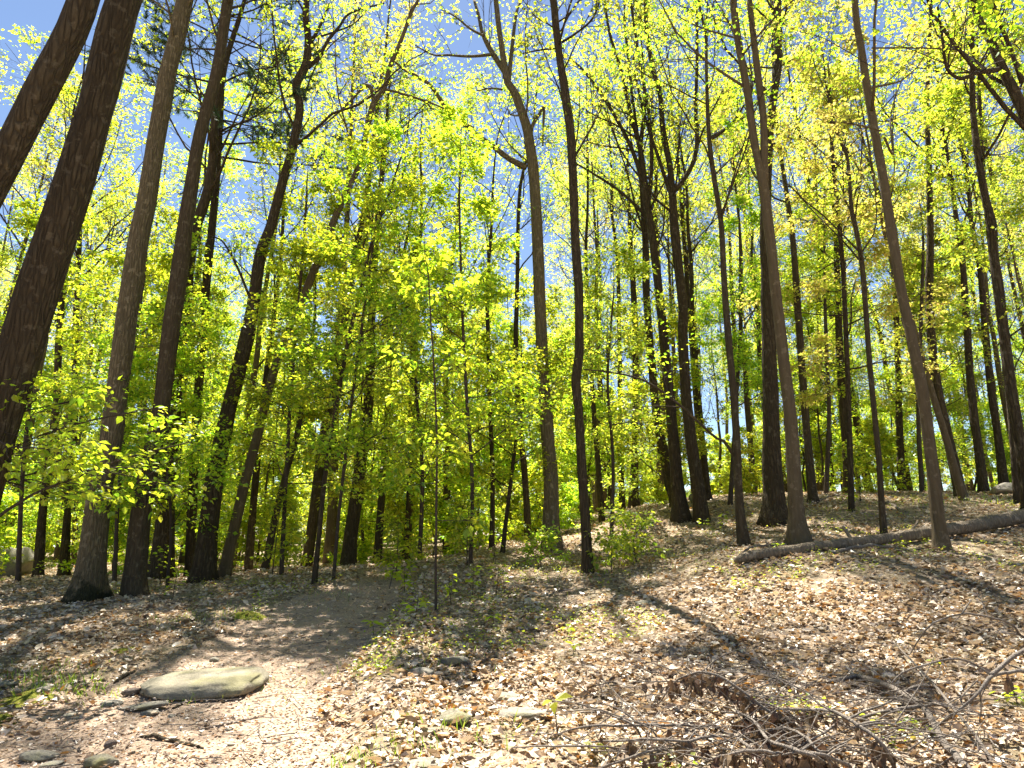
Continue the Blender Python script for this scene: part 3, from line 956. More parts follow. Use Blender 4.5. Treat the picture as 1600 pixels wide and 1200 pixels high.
def build_tree(root, trunk, tr_r, spec_name, bark, leaf, rng, hand=None, nl=1.0, crown0=None, sides=14, leaf_tpl=LEAF2, dens=1.0,
               limb_parts=True, ridge=.05, flare=.45, seed=0, per_scale=1.0, size_scale=1.0, len_scale=1.0):
    """trunk etc. in local coordinates of root"""
    mb = MB()
    tubes(mb, trunk, tr_r, sides, ridge=ridge, seed=seed, flare=flare, flare_h=max(.12, tr_r[0] * 1.15))
    mb.obj('trunk', M[bark], root)
    if spec_name == 'pine':
        limbs, tw2, tw3, lv = pine_set(trunk, tr_r, rng)
        tpl = NEEDLE
    else:
        sp = dict(SPEC[spec_name])
        sp['per'] = max(2, int(round(sp['per'] * per_scale)))
        sp['size'] = sp['size'] * size_scale
        sp['L1'] = tuple(q * len_scale for q in sp['L1'])
        limbs, tw2, tw3, lv = branch_set(trunk, tr_r, sp, rng, hand, nl, crown0, dens)
        tpl = leaf_tpl
    if limb_parts:
        for P_, R_ in limbs:
            m2 = MB()
            tubes(m2, P_, R_, 6)
            m2.obj('limb', M[bark], root)
    mb = MB()
    if not limb_parts:
        for P_, R_ in limbs:
            tubes(mb, P_, R_, 5)
    tubes(mb, *tw2, 4, cap=False)
    if tw3 is not None:
        tubes(mb, *tw3, 3, cap=False)
    mb.obj('twigs' if limb_parts else 'branches', M['twig'], root, stuff=True)
    mb = MB()
    leaves(mb, *lv, tpl)
    mb.obj('crown', M[leaf], root, smooth=False, stuff=True)
    return len(lv[0])


# ------------------------------------------------------------------ traced trees
NLEAF = 0
LFRAC = {19: .28, 20: .2, 21: .45, 22: .45, 23: .3, 24: .35, 25: .3, 26: .28, 28: .28, 27: .4, 39: .4, 41: .3, 13: .3, 14: .35, 11: .3, 12: .3, 60: 1.0, 17: .35, 18: .3, 33: .35, 15: 1, 61: .8, 34: .7, 66: .8, 44: .4, 45: .4}
for tr in TREES:
    rng = np.random.default_rng(1000 + tr['seed'])
    p = tr['px']
    Y = tr['Y']
    pts = at(p[:, 0], p[:, 1], Y)
    d = ray(p[:, 0], p[:, 1])
    r = p[:, 2] * .5 * Y / d[:, 1] / FPX * (.80 if tr['seed'] in (11, 12) else .87)
    gz = ground_z(pts[:1, 0], pts[:1, 1])[0]
    pts[0, 2] = min(pts[0, 2], gz)
    base = np.array([pts[0, 0], pts[0, 1], gz])
    # small depth wander so that the stem is not flat
    wn = np.cumsum(rng.normal(0, .05, len(pts)))
    wn -= wn[0]
    loc = pts - base
    loc[0, 2] -= .12
    f = np.linspace(0, 1, len(pts)) if tr['seed'] not in (11, 12, 32) else np.zeros(len(pts))
    loc[:, 1] += wn * f
    top = loc[-1]
    H = tr['H']
    last = nrm(loc[-1] - loc[-2])
    if H > top[2] + .5:
        m = int(max(2, (H - top[2]) / 1.6))
        e = [top]
        dd = last.copy()
        step = (H - top[2]) / m
        for k in range(m):
            dd = nrm(dd * .7 + np.array([0, 0, .55]) + rng.normal(0, .10, 3))
            e.append(e[-1] + dd * step / max(dd[2], .5))
        e = np.array(e[1:])
        loc = np.concatenate([loc, e])
        r = np.concatenate([r, r[-1] * np.linspace(1, .18, m + 1)[1:]])
    q = smooth_path(np.concatenate([loc, r[:, None]], 1), int(max(24, min(90, len(loc) * 6))))
    trunk, tr_r = q[:, :3], np.maximum(q[:, 3], .006)
    if tr['kind'] != 'pine':
        wob = max(.004, tr_r.mean() * .08)
        trunk = trunk + np.stack([vnoise(np.stack([np.arange(len(trunk)) * .35, np.full(len(trunk), k * 9.1 + tr['seed'])], 1), 2) * wob for k in (0, 1)] + [np.zeros(len(trunk))], 1)
    hand = []
    for lb in tr.get('limbs', []):
        lp = np.array(lb, float)
        sgn = rng.normal(0, .8)
        yy = Y + np.linspace(0, 1, len(lp)) ** 1.3 * sgn
        P_ = at(lp[:, 0], lp[:, 1], yy) - base
        hand.append((P_, np.maximum(lp[:, 2] * .5 * Y / FPX, .006)))
    nm = {'canopy': 'forest_tree', 'pine': 'pine_tree', 'under': 'understory_tree', 'sapling': 'sapling'}[tr['kind']]
    root = empty(nm, base, tr['label'], 'sapling' if tr['kind'] == 'sapling' else 'tree')
    big = r[0] > .12
    NLEAF += build_tree(root, trunk, tr_r, tr['kind'], tr['bark'], tr['leaf'], rng, hand, tr.get('nl', 1.0), tr.get('crown0'), 22 if big else 9,
                        ridge=.06 if big else .03, flare=.6 if big else .3, seed=tr['seed'], per_scale=LFRAC.get(tr['seed'], .5 if tr['kind'] == 'canopy' else .9), leaf_tpl=LEAF4 if tr['kind'] == 'sapling' else LEAF2)
print('traced trees', time.time() - T0, NLEAF)

# near beech branch reaching in from the left edge
rng = np.random.default_rng(77)
b0 = at(-150, 1040, 7.2)
b0[2] = ground_z([b0[0]], [b0[1]])[0]
root = empty('sapling', b0, 'large-leaved beech branch reaching in from the left edge before the pale trunk', 'sapling')
stem = smooth_path(np.concatenate([at(np.array([-150, -140, -120, -70, -40]), np.array([1042, 940, 800, 640, 520]), 7.2) - b0, np.array([[.03], [.025], [.022], [.014], [.006]])], 1), 20)
hand = []
for lb, y1 in (([(-130, 860, 6), (-60, 850, 6), (0, 805, 5), (60, 768, 4), (110, 750, 3.5), (200, 715, 3), (300, 690, 2)], 7.6),
               ([(-120, 800, 5), (-40, 740, 4), (40, 690, 3), (130, 660, 3), (230, 640, 2)], 8.2),
               ([(-115, 780, 5), (-20, 760, 4), (80, 735, 3), (180, 740, 2.5), (270, 760, 2)], 8.6),
               ([(-90, 700, 4), (-20, 660, 3), (50, 640, 3), (120, 625, 2)], 7.8),
               ([(-60, 620, 3), (0, 690, 3), (60, 700, 2), (120, 705, 2)], 6.9)):
    lp = np.array(lb, float)
    hand.append((at(lp[:, 0], lp[:, 1], np.linspace(7.2, y1, len(lp))) - b0, lp[:, 2] * .5 * 7.4 / FPX))
mb = MB()
tubes(mb, stem[:, :3], stem[:, 3], 8)
mb.obj('trunk', M['twig'], root)
P1 = np.array([smooth_path(h[0], 8) for h in hand])
R1 = np.array([np.interp(np.linspace(0, 1, 8), np.linspace(0, 1, len(h[1])), h[1]) for h in hand])
for h in hand:
    q = smooth_path(np.concatenate([h[0], h[1][:, None]], 1), 20)
    mb = MB()
    tubes(mb, q[:, :3], q[:, 3], 6)
    mb.obj('limb', M['twig'], root)
st2, d2, l2, r2 = spawn(P1, R1, np.full(len(P1), 1.5), 16, .25, 1.0, .8, .25, rng)
P2 = grow(st2, d2, np.clip(l2 * .55, .2, .8), 4, .12, .02, rng)
R2 = np.clip(r2 * .5, .002, .006)[:, None] * np.linspace(1, .5, 5)[None]
mb = MB()
tubes(mb, P2, R2, 4)
mb.obj('twigs', M['twig'], root, stuff=True)
pos, D, N, S = foliage(P2, 15, .085, rng, droop=.3, tilt=.4)
# the biggest leaves, nearest the view, are pieces of their own
order = np.argsort((pos + b0)[:, 1])
pick = order[:300]
rest = order[300:]
mb = MB()
leaves(mb, pos[rest], D[rest], N[rest], S[rest], LEAF4)
crown_o = mb.obj('crown', M['leaf_green'], root, smooth=False, stuff=True)


def unit_leaf(name, tpl, mat, bend=0.0, seed=0):
    mb = MB()
    V_, F_ = tpl
    V_ = V_.copy()
    r_ = np.random.default_rng(seed)
    V_[:, 2] += bend * (V_[:, 0] - .4) ** 2 + r_.normal(0, .03, len(V_))
    mb.add(V_, *F_)
    return mb.mesh(name, mat, smooth=False)


def place_leaf(name, me, parent, p, D, N, s):
    o = bpy.data.objects.new(name, me)
    COL.objects.link(o)
    o.parent = parent
    D = nrm(D)
    sd_ = nrm(np.cross(N, D))
    up = np.cross(D, sd_)
    m = Matrix(((D[0], sd_[0], up[0], p[0] / s), (D[1], sd_[1], up[1], p[1] / s), (D[2], sd_[2], up[2], p[2] / s), (0, 0, 0, 1 / s)))
    m = Matrix([[m[i][j] * s for j in range(4)] for i in range(4)])
    o.matrix_local = m
    return o


LM = [unit_leaf('leaf', LEAF4, M['leaf_green'], -.2 * k, k) for k in range(4)]
for k in pick:
    place_leaf('leaf', LM[k % 4], crown_o, pos[k], D[k], N[k], S[k])

# ------------------------------------------------------------------ background wood: prototypes, then copies of each tree and its parts
protos = {'canopy': [], 'under': []}



def make_proto(kind, bark, leaf, H, r0, seed, **kw):
    rng = np.random.default_rng(seed)
    n = 14
    zz = np.linspace(-.3, H, n)
    lean = rng.normal(0, .035, 2)
    wx = np.cumsum(rng.normal(0, .07, n)) + lean[0] * zz
    wy = np.cumsum(rng.normal(0, .07, n)) + lean[1] * zz
    tk = np.stack([wx - wx[0], wy - wy[0], zz], 1)
    rr = r0 * np.linspace(1.15, .14, n)
    q = smooth_path(np.concatenate([tk, rr[:, None]], 1), 34)
    root = empty('background_tree', (0, 0, 0))
    build_tree(root, q[:, :3], q[:, 3], kind, bark, leaf, rng, sides=9, limb_parts=False, seed=seed, **kw)
    return root


for k in range(5):
    protos['canopy'].append(make_proto('canopy', ['bark_brown', 'bark_dark', 'bark_smooth', 'bark_brown', 'bark_smooth'][k], ['leaf_yellow', 'leaf_green', 'leaf_yellow', 'leaf_orange', 'leaf_yellow'][k], 17 + 1.6 * k, .105 + .015 * k, 500 + k, nl=1.4, crown0=.36, size_scale=1.02, per_scale=.72))
for k in range(4):
    protos['under'].append(make_proto('under', 'bark_brown', ['leaf_green', 'leaf_green', 'leaf_yellow', 'leaf_green'][k], 7 + 1.5 * k, .045, 600 + k, nl=1.2, size_scale=1.05, crown0=.12, per_scale=.95))
protos['thicket'] = [make_proto('under', 'bark_brown', ['leaf_green', 'leaf_green', 'leaf_yellow'][k], 7 + 1.6 * k, .045, 650 + k, nl=1.3, size_scale=1.35, crown0=.05, per_scale=.85) for k in range(3)]
protos['shrub'] = [make_proto('sapling', 'twig', 'leaf_green', 2.0 + .5 * k, .02, 680 + k, nl=1.5, size_scale=1.15, crown0=.05, per_scale=2.0, len_scale=1.1) for k in range(3)]
used = set()


def copy_tree(root):
    if root.name not in used:
        used.add(root.name)
        return root
    c = root.copy()
    COL.objects.link(c)
    for ch in root.children:
        q = ch.copy()
        COL.objects.link(q)
        q.parent = c
    return c


rng = np.random.default_rng(4242)
taken = [tuple(tr['base'][:2]) for tr in TREES]
BG = []


MARKS = [(-400, 'the left edge'), (60, 'the far-left rock'), (150, 'the pale flaky trunk'), (222, 'the brown trunk'), (330, 'the kinked dark trunk'), (371, 'the bowed slim trunk'), (495, 'the leafy pole'), (553, 'the path-end trunk'),
         (682, 'the thin sapling'), (860, 'the thick grey trunk'), (913, 'the wavy trunk'), (1062, 'the dark pair'), (1156, 'the slim brown trunk'), (1243, 'the forked tan trunk'),
         (1379, 'the thin log trunk'), (1465, 'the tall tan trunk'), (1600, 'the right edge'), (2400, 'the right edge')]
ORD = ['nearest', 'second nearest', 'third nearest', 'fourth nearest', 'fifth nearest', 'sixth nearest', 'seventh nearest', 'eighth nearest', 'ninth nearest', 'tenth nearest', 'eleventh nearest', 'twelfth nearest'] + ['%sth nearest' % k for k in range(13, 60)]


def scatter(kind, count, y0, y1, gap, s0, s1, px0=-180, px1=1780):
    n = tries = 0
    while n < count and tries < 8000:
        tries += 1
        Y = math.exp(rng.uniform(math.log(y0), math.log(y1)))
        px = rng.uniform(px0, px1)
        X = (px - 800) / FPX * Y * .97
        if any((X - a) ** 2 + (Y - b) ** 2 < gap * gap for a, b in taken):
            continue
        taken.append((X, Y))
        o = copy_tree(protos[kind][rng.integers(len(protos[kind]))])
        o.location = (X, Y, ground_z([X], [Y])[0])
        s = rng.uniform(s0, s1)
        o.rotation_euler = (0, 0, rng.uniform(0, 6.28))
        o.scale = (s, s, s * rng.uniform(.92, 1.1))
        BG.append((Y, px, {'canopy': 'tall', 'shrub': 'shrub'}.get(kind, 'low'), o))
        n += 1
    return n


print(scatter('canopy', 42, 22, 48, 2.1, .85, 1.15), scatter('canopy', 22, 21, 40, 1.6, .6, .9, 900, 1700), scatter('canopy', 40, 45, 85, 2.2, .9, 1.25))
print(scatter('under', 40, 18.5, 36, 1.4, .8, 1.25, -180, 1000), scatter('under', 22, 21, 36, 1.4, .7, 1.1, 1000, 1780))
print(scatter('thicket', 52, 32, 85, 1.7, .9, 1.6, -180, 1040), scatter('thicket', 34, 32, 85, 1.7, .6, 1.1, 1000, 1780))
print(scatter('shrub', 34, 18, 34, .9, .6, 1.1, -100, 900), scatter('shrub', 30, 30, 48, .9, .8, 1.3, -150, 850), scatter('shrub', 14, 22, 32, .9, .5, .9, 950, 1700))
seen = {}
for Y, px, k, o in sorted(BG, key=lambda q: q[0]):
    i = max(j for j in range(len(MARKS) - 1) if px >= MARKS[j][0])
    key = (i, k)
    c = seen.get(key, 0)
    seen[key] = c + 1
    a, b = MARKS[i][1], MARKS[i + 1][1]
    gap = 'outside the right edge' if a == b else 'between %s and %s' % (a, b)
    tag(o, '%s %s, %s' % ({'tall': 'slim dark background tree', 'low': 'low leafy background tree', 'shrub': 'low leafy background shrub'}[k], gap, ORD[c]), 'shrub' if k == 'shrub' else 'tree',
        {'tall': 'tall background trees', 'low': 'leafy understory trees of the background', 'shrub': 'leafy shrubs under the background trees'}[k])
    if k == 'shrub':
        o.name = 'background_shrub'
print('background', time.time() - T0)
# ------------------------------------------------------------------ leaf litter
rng = np.random.default_rng(99)


def litter_points(n, y0, y1, dens_pow):
    """positions over the visible wedge of ground"""
    u = rng.random(n)
    if dens_pow == 0:
        Y = np.sqrt(y0 ** 2 + u * (y1 ** 2 - y0 ** 2))
    else:
        Y = y0 * (y1 / y0) ** u
    X = rng.uniform(-.95, .95, n) * Y
    return X, Y


def flat_leaves(mb, X, Y, size, tpl, tilt=.42, lift=.012):
    Z = ground_z(X, Y)
    n = len(X)
    P = np.stack([X, Y, Z + lift + rng.random(n) ** 2 * .03], 1)
    a_ = rng.uniform(0, 2 * math.pi, n)
    D = np.stack([np.cos(a_), np.sin(a_), rng.normal(0, .22, n)], 1)
    N = nrm(np.array([0, 0, 1.0]) + rng.normal(0, tilt, (n, 3)))
    N[:, 2] = np.where(rng.random(n) < .3, -np.abs(N[:, 2]), np.abs(N[:, 2]))
    leaves(mb, P, D, N, size, tpl)


def thin_on_path(X, Y, keep_near, keep_far):
    s_ = path_sd(X, Y) + .25 * vnoise(np.stack([X, Y], 1) * 1.7, 21)
    k = np.where(s_ > .05, np.where(Y > 9, keep_far, keep_near), 1.0)
    k = np.where((s_ <= .05) & (s_ > -.35), .45, k)
    k = k * np.clip(.75 + .6 * vnoise(np.stack([X, Y], 1) * .9, 22) + .5 * vnoise(np.stack([X, Y], 1) * 3, 23), .25, 1)
    return rng.random(len(X)) < k


mb = MB()
X, Y = litter_points(56000, 4.0, 9.2, 0)
k = thin_on_path(X, Y, .02, .08)
X, Y = X[k], Y[k]
half = len(X) * 8 // 10
for k_, tp in enumerate((LEAFC, LEAFR, LEAFA)):
    xx, yy = X[:half][k_::3], Y[:half][k_::3]
    flat_leaves(mb, xx, yy, np.clip(rng.lognormal(-2.9, .42, len(xx)), .018, .13), tp, .3 + .15 * k_)
flat_leaves(mb, X[half:], Y[half:], np.clip(rng.lognormal(-2.6, .3, len(X) - half), .03, .13), LEAFO)
X, Y = litter_points(105000, 8.8, 27, 1)
k = thin_on_path(X, Y, .03, .08)
X, Y = X[k], Y[k]
flat_leaves(mb, X, Y, np.clip(rng.lognormal(-2.75, .35, len(X)), .03, .13) * (1 + np.clip(Y - 12, 0, 15) * .02), LEAF4, .55)
lo = mb.obj('leaf_litter', M['litter'], None, smooth=False, stuff=True)
tag(lo, 'pale dry fallen leaves carpeting the forest floor', 'leaf litter')
# crumbs of leaves and bark trodden into the path
mb = MB()
X, Y = litter_points(60000, 4.0, 14, 1)
k = path_sd(X, Y) > -.1
X, Y = X[k], Y[k]
flat_leaves(mb, X, Y, rng.uniform(.012, .045, len(X)), LEAF2, .4, .004)
lo = mb.obj('path_debris', M['litter'], None, smooth=False, stuff=True)
tag(lo, 'small leaf crumbs and chips trodden into the dirt path', 'leaf litter')
# the nearest fallen leaves, each a piece of the floor
LF = [unit_leaf('fallen_leaf', [LEAFO, LEAFC][k % 2], M['litter'], [.25, .5, -.2, .7, .1, .4][k], 40 + k) for k in range(6)]
n = 0
while n < 290:
    Y_ = rng.uniform(4.35, 6.2)
    X_ = rng.uniform(-.12, .9) * Y_
    if path_sd([X_], [Y_])[0] > .0:
        continue
    a_ = rng.uniform(0, 6.28)
    D = np.array([math.cos(a_), math.sin(a_), rng.normal(0, .15)])
    N = nrm(np.array([0, 0, 1.0]) + rng.normal(0, .35, 3))
    place_leaf('fallen_leaf', LF[n % 6], floor_o, np.array([X_, Y_, ground_z([X_], [Y_])[0] + rng.uniform(.02, .05)]), D, N, rng.uniform(.06, .13))
    n += 1
mb = MB()
X, Y = litter_points(1500, 4.3, 20, 1)
a_ = rng.uniform(0, 6.28, len(X))
L_ = rng.uniform(.08, .45, len(X))
P0 = np.stack([X, Y, ground_z(X, Y) + .03], 1)
P_ = grow(P0, np.stack([np.cos(a_), np.sin(a_), rng.normal(0, .05, len(X))], 1), L_, 4, .12, 0, rng)
P_[..., 2] = ground_z(P_[..., 0], P_[..., 1]).reshape(len(X), 5) + rng.uniform(.012, .04, (len(X), 1))
tubes(mb, P_, rng.uniform(.002, .006, len(X))[:, None] * np.linspace(1, .5, 5)[None], 4)
tag(mb.obj('fallen_twigs', M['dead_wood'], None, stuff=True), 'small dead twigs strewn over the leaf litter', 'twigs')
print('litter', time.time() - T0)

# ------------------------------------------------------------------ stones
import bmesh


def stone(px, py, wpx, hfrac, label, mat='stone', flat=.35, seed=0, bury=.35, depth=.75, cuts=5, name='stone', rz=None, group=None):
    r_ = np.random.default_rng(3000 + seed)
    p = hit(px, py)
    d = ray(px, py)
    half = wpx * .5 * p[1] / d[1] / FPX
    bm = bmesh.new()
    bmesh.ops.create_icosphere(bm, subdivisions=4 if wpx > 35 else 3, radius=1)
    V_ = np.array([v.co[:] for v in bm.verts])
    for _ in range(cuts):
        nn = nrm(r_.normal(0, 1, 3) * np.array([1, 1, .8]))
        lim = r_.uniform(.55, .85)
        dd = V_ @ nn
        V_ = V_ - np.clip(dd - lim, 0, None)[:, None] * nn * .92
    if name == 'boulder' and seed == 1:
        V_ = np.sign(V_) * np.abs(V_) ** np.array([.72, .8, .62])
        V_[:, 2] *= .72 + .28 / (1 + np.exp(-(V_[:, 0] - .15) * 9))
    V_ = V_ * (1 + .10 * vnoise(V_ * 1.7 + seed, 31) + .05 * vnoise(V_ * 4.3 + seed, 32) + .02 * vnoise(V_ * 10, 33))[:, None]
    V_ = V_ / np.abs(V_[:, 0]).max() * np.array([half, half * depth, half * flat])
    for v, c in zip(bm.verts, V_):
        v.co = c
    me = bpy.data.meshes.new(name)
    bm.to_mesh(me)
    bm.free()
    me.polygons.foreach_set('use_smooth', np.ones(len(me.polygons), bool))
    me.materials.append(M[mat])
    o = bpy.data.objects.new(name, me)
    COL.objects.link(o)
    o.location = (p[0], p[1], ground_z([p[0]], [p[1]])[0] + half * flat * (1 - 2 * bury))
    o.rotation_euler = (r_.normal(0, .08), r_.normal(0, .08), r_.normal(0, .25) if rz is None else rz)
    return tag(o, label, 'stone', group)


stone(318, 1078, 190, 0, 'long low mossy boulder bedded across the path', 'boulder_stone', .17, 1, .22, .85, 2, 'boulder', -.05)
stone(222, 1108, 78, 0, 'flat pale slab lying in front of the long boulder', 'stone', .13, 2, .2, .45, 5, rz=.05)
stone(172, 1101, 40, 0, 'small pale flat stone left of the flat slab', 'stone', .22, 3, .3, .6)
stone(233, 1116, 30, 0, 'small grey stone touching the front of the slab', 'stone', .3, 4)
stone(62, 1184, 58, 0, 'oval grey stone near the bottom left corner', 'stone', .28, 5, .4)
stone(160, 1196, 56, 0, 'rounded greenish stone cut by the bottom edge, left', 'stone_moss', .4, 6, .3)
stone(80, 1197, 36, 0, 'small tan stone at the bottom edge left of the greenish stone', 'stone', .3, 7)
stone(172, 1168, 19, 0, 'small dark brown cube-like stone on the path', 'stone_dark', .75, 8, .2, .8)
stone(207, 1086, 34, 0, 'reddish brown chunk against the left end of the boulder', 'stone_dark', .4, 9, .2, .5, rz=.4)
stone(66, 1083, 22, 0, 'pale upright stone beside the moss patch', 'stone', .8, 10, .3)
stone(12, 1070, 36, 0, 'flat grey stone at the left edge above the moss', 'stone', .3, 11)
stone(110, 1118, 24, 0, 'thin grey stone left of the path middle', 'stone', .25, 12)
stone(336, 1033, 18, 0, 'small grey stone behind the long boulder', 'stone', .6, 13)
stone(395, 1068, 26, 0, 'rounded knob at the right end of the long boulder', 'stone_moss', .6, 14, .3)
stone(712, 1037, 48, 0, 'pale tent-shaped stone on the bank right of the path', 'stone', .40, 15, .3, .7)
stone(657, 1056, 44, 0, 'tilted pale stone left of the tent-shaped stone', 'stone', .40, 16, .35)
stone(712, 1128, 54, 0, 'angular mossy block amid the fallen leaves', 'stone_moss', .45, 17, .25, .8, 7)
stone(668, 1145, 30, 0, 'small pale block left of the angular mossy block', 'stone', .45, 18)
stone(787, 1092, 60, 0, 'flat tan stone above the big rounded stone on the bank', 'stone', .25, 19)
stone(815, 1122, 92, 0, 'big rounded pale stone left of the yellow-leaved seedling', 'stone', .30, 20, .35, .7)
stone(660, 1196, 76, 0, 'long pale stone at the bottom edge right of the path', 'stone', .22, 21, .4)
stone(745, 1186, 50, 0, 'white sunlit stone near the bottom edge among leaves', 'stone', .3, 22, .35)
stone(584, 1098, 26, 0, 'small grey stone at the right edge of the path', 'stone', .4, 23)
stone(630, 1122, 26, 0, 'moss-topped little stone on the bank edge', 'moss', .4, 24)
stone(16, 900, 78, 0, 'large grey rock at the left edge behind the leaning trunk', 'stone', .75, 25, .25, .8, 6, 'boulder')
stone(1582, 772, 62, 0, 'grey boulder on the crest at the right edge', 'stone', .38, 26, .2, .8, 6, 'boulder')
stone(1086, 786, 20, 0, 'small round grey stone between the dark pair of trunks', 'stone', .9, 27, .1)
stone(1006, 943, 30, 0, 'sunlit grey patch shaped as a stone in the slender wavy trunk shadow', 'stone', .25, 28)  # pale stone shape stands in for a sunlit patch amid the shadow
for k in range(26):      # loose pebbles of the path
    px, py = rng.uniform(10, 500), rng.uniform(1060, 1198)
    if path_sd(*[[c] for c in hit(px, py)[:2]])[0] > .1:
        stone(px, py, rng.uniform(5, 13), 0, 'loose pebble scattered on the dirt path', ['stone', 'stone', 'stone_dark'][k % 3], .5, 60 + k, .35, .8, 3, 'pebble', group='pebbles on the path')

# moss cushion at the left edge
for i, (px, py, wp, lb) in enumerate(((25, 1098, 120, 'yellow-green moss cushion at the left edge of the path'), (5, 1128, 50, 'small moss cushion below the big one at left edge'),
                       (190, 1020, 60, 'mossy hump in the shade left of the path'), (700, 1012, 20, 'tiny moss tuft beside the tent-shaped stone'), (385, 962, 60, 'low mossy hump on the far left edge of path'))):
    p = hit(px, py)
    half = wp * .5 * p[1] / FPX
    g = np.linspace(-1, 1, 26)
    gx, gy = np.meshgrid(g, g, indexing='ij')
    rr_ = np.hypot(gx, gy) + .22 * vnoise(np.stack([gx.ravel() * 2 + i * 7, gy.ravel() * 2], 1), 41).reshape(gx.shape)
    hh = np.clip(1 - rr_ ** 2, -.3, 1)
    xx, yy = p[0] + gx * half, p[1] + gy * half * .8
    zz = ground_z(xx, yy).reshape(gx.shape) + hh * .06 - .012 + .02 * hh * vnoise(np.stack([gx.ravel() * 9, gy.ravel() * 9], 1), 42).reshape(gx.shape)
    zz = np.where(hh < 0, zz - .06, zz)
    mb = MB()
    ii = np.arange(676).reshape(26, 26)
    mb.add(np.stack([xx, yy, zz], -1).reshape(-1, 3), np.stack([ii[:-1, :-1], ii[1:, :-1], ii[1:, 1:], ii[:-1, 1:]], -1).reshape(-1, 4))
    tag(mb.obj('moss_cushion', M['moss'], None, origin=p), lb, 'moss')


# ------------------------------------------------------------------ fallen log and sticks
def stick(pts, label, mat='dead_wood', name='stick', depths=None, ridge=.05, sides=7, sub=(), cat='stick', lift=.5, n=24, group=None, free=False, rise=0.0):
    """pts (px,py,w); depth from the ground under the ends (or given)"""
    p = np.array(pts, float)
    if depths is None:
        ya, yb = hit(*p[0, :2])[1], hit(*p[-1, :2])[1]
        m = len(p)
        s_ = np.concatenate([[0], np.cumsum(np.hypot(*np.diff(p[:, :2], axis=0).T))])
        Yd = ya + (yb - ya) * s_ / s_[-1]
        Yd = Yd - rise * np.sin(math.pi * np.clip(s_ / s_[-1], .04, 1)) ** .6
    else:
        Yd = np.interp(np.linspace(0, 1, len(p)), np.linspace(0, 1, len(depths)), depths)
    W_ = at(p[:, 0], p[:, 1], Yd)
    r_ = p[:, 2] * .42 * Yd / FPX
    q = smooth_path(np.concatenate([W_, r_[:, None]], 1), n)
    gz = ground_z(q[:, 0], q[:, 1])
    if not free:
        q[:, 2] = np.maximum(q[:, 2], gz + q[:, 3] * lift)
    base = q[0, :3].copy()
    base[2] = gz[0]
    j = vnoise(np.stack([np.arange(n) * .8, np.full(n, p[0, 0] * .37)], 1), 51) * q[:, 3] * (.15 if free else .6)
    q[:, 2] += j
    if not sub:
        mb = MB()
        tubes(mb, q[:, :3], q[:, 3], sides, ridge=ridge, seed=int(p[0, 0]))
        return tag(mb.obj(name, M[mat], None, origin=base), label, cat, group), q
    root = empty(name, base, label, cat, group)
    mb = MB()
    tubes(mb, q[:, :3] - base, q[:, 3], sides, ridge=ridge, seed=int(p[0, 0]))
    mb.obj('stem', M[mat], root)
    for sp in sub:
        sp = np.array(sp, float)
        i0 = np.argmin(((at(sp[0, 0], sp[0, 1], q[:, 1]) - q[:, :3]) ** 2).sum(1))
        ye = hit(*sp[-1, :2])[1]
        Y0 = q[i0, 1]
        Yd = np.linspace(Y0, Y0 + np.clip(ye - Y0, -.35, .12), len(sp))
        W_ = at(sp[:, 0], sp[:, 1], Yd)
        qq = smooth_path(np.concatenate([W_, (sp[:, 2] * .5 * Y0 / FPX)[:, None]], 1), 14)
        qq[:, 2] = np.maximum(qq[:, 2], ground_z(qq[:, 0], qq[:, 1]) + .004)
        mb = MB()
        tubes(mb, qq[:, :3] - base, qq[:, 3], 6)
        mb.obj('twig', M[mat], root)
    return root, q


stick([(1150, 876, 11), (1175, 868, 17), (1250, 858, 18), (1330, 848, 19), (1400, 840, 20), (1470, 829, 22), (1530, 820, 24), (1600, 806, 25), (1700, 786, 26), (1800, 768, 25)],
      'long weathered log lying across the slope at the right', 'log', 'fallen_log', [11.2, 11.5, 11.9, 12.3, 12.9], .06, 18, cat='log', n=70, free=True,
      sub=[[(1330, 842, 6), (1322, 830, 5), (1317, 822, 4)], [(1420, 834, 5), (1430, 822, 4), (1434, 814, 3)], [(1205, 860, 5), (1199, 850, 4), (1196, 845, 3)], [(1262, 862, 4), (1255, 868, 3), (1262, 876, 2)]])
stick([(1158, 866, 4), (1172, 856, 4), (1195, 852, 4), (1228, 852, 3)], 'thin curved stick lying on the left end of the log')
stick([(1300, 868, 5), (1322, 858, 6), (1362, 852, 6), (1400, 857, 5), (1450, 862, 3)], 'pale crooked branch on the ground in front of the log', depths=[11.2, 11.3])
stick([(1266, 790, 4), (1290, 784, 5), (1312, 775, 4)], 'dark fallen branch near the crest of the slope')
stick([(1378, 786, 4), (1395, 794, 6), (1412, 806, 3)], 'sunlit broken branch on the slope behind the log')
stick([(884, 834, 5), (910, 822, 6), (935, 812, 6), (958, 804, 5)], 'pale fallen trunk behind the slender wavy trunk', 'log', sides=9)
stick([(980, 818, 6), (1000, 830, 7), (1012, 836, 5)], 'dark fallen bough left of the dark pair')
stick([(22, 966, 4), (60, 958, 5), (100, 950, 4)], 'pale stick on the ground left of the pale flaky trunk')
stick([(122, 958, 4), (145, 944, 4), (185, 944, 3)], 'pale crooked stick at the foot of the brown trunk')
stick([(196, 922, 3), (212, 940, 4), (220, 948, 3)], 'thin grey stick leaning on the foot of the brown trunk')
stick([(314, 1141, 3), (345, 1135, 5), (372, 1129, 5), (402, 1122, 3)], 'dark stick lying on the path below the boulder')
stick([(216, 1151, 3), (238, 1150, 7), (262, 1156, 8), (290, 1164, 7), (318, 1170, 4)], 'knotted root breaking the surface of the path', 'bark_brown', 'tree_root', cat='root')
stick([(318, 1090, 4), (332, 1098, 6), (350, 1099, 4)], 'short dark bark piece below the boulder', 'bark_brown')
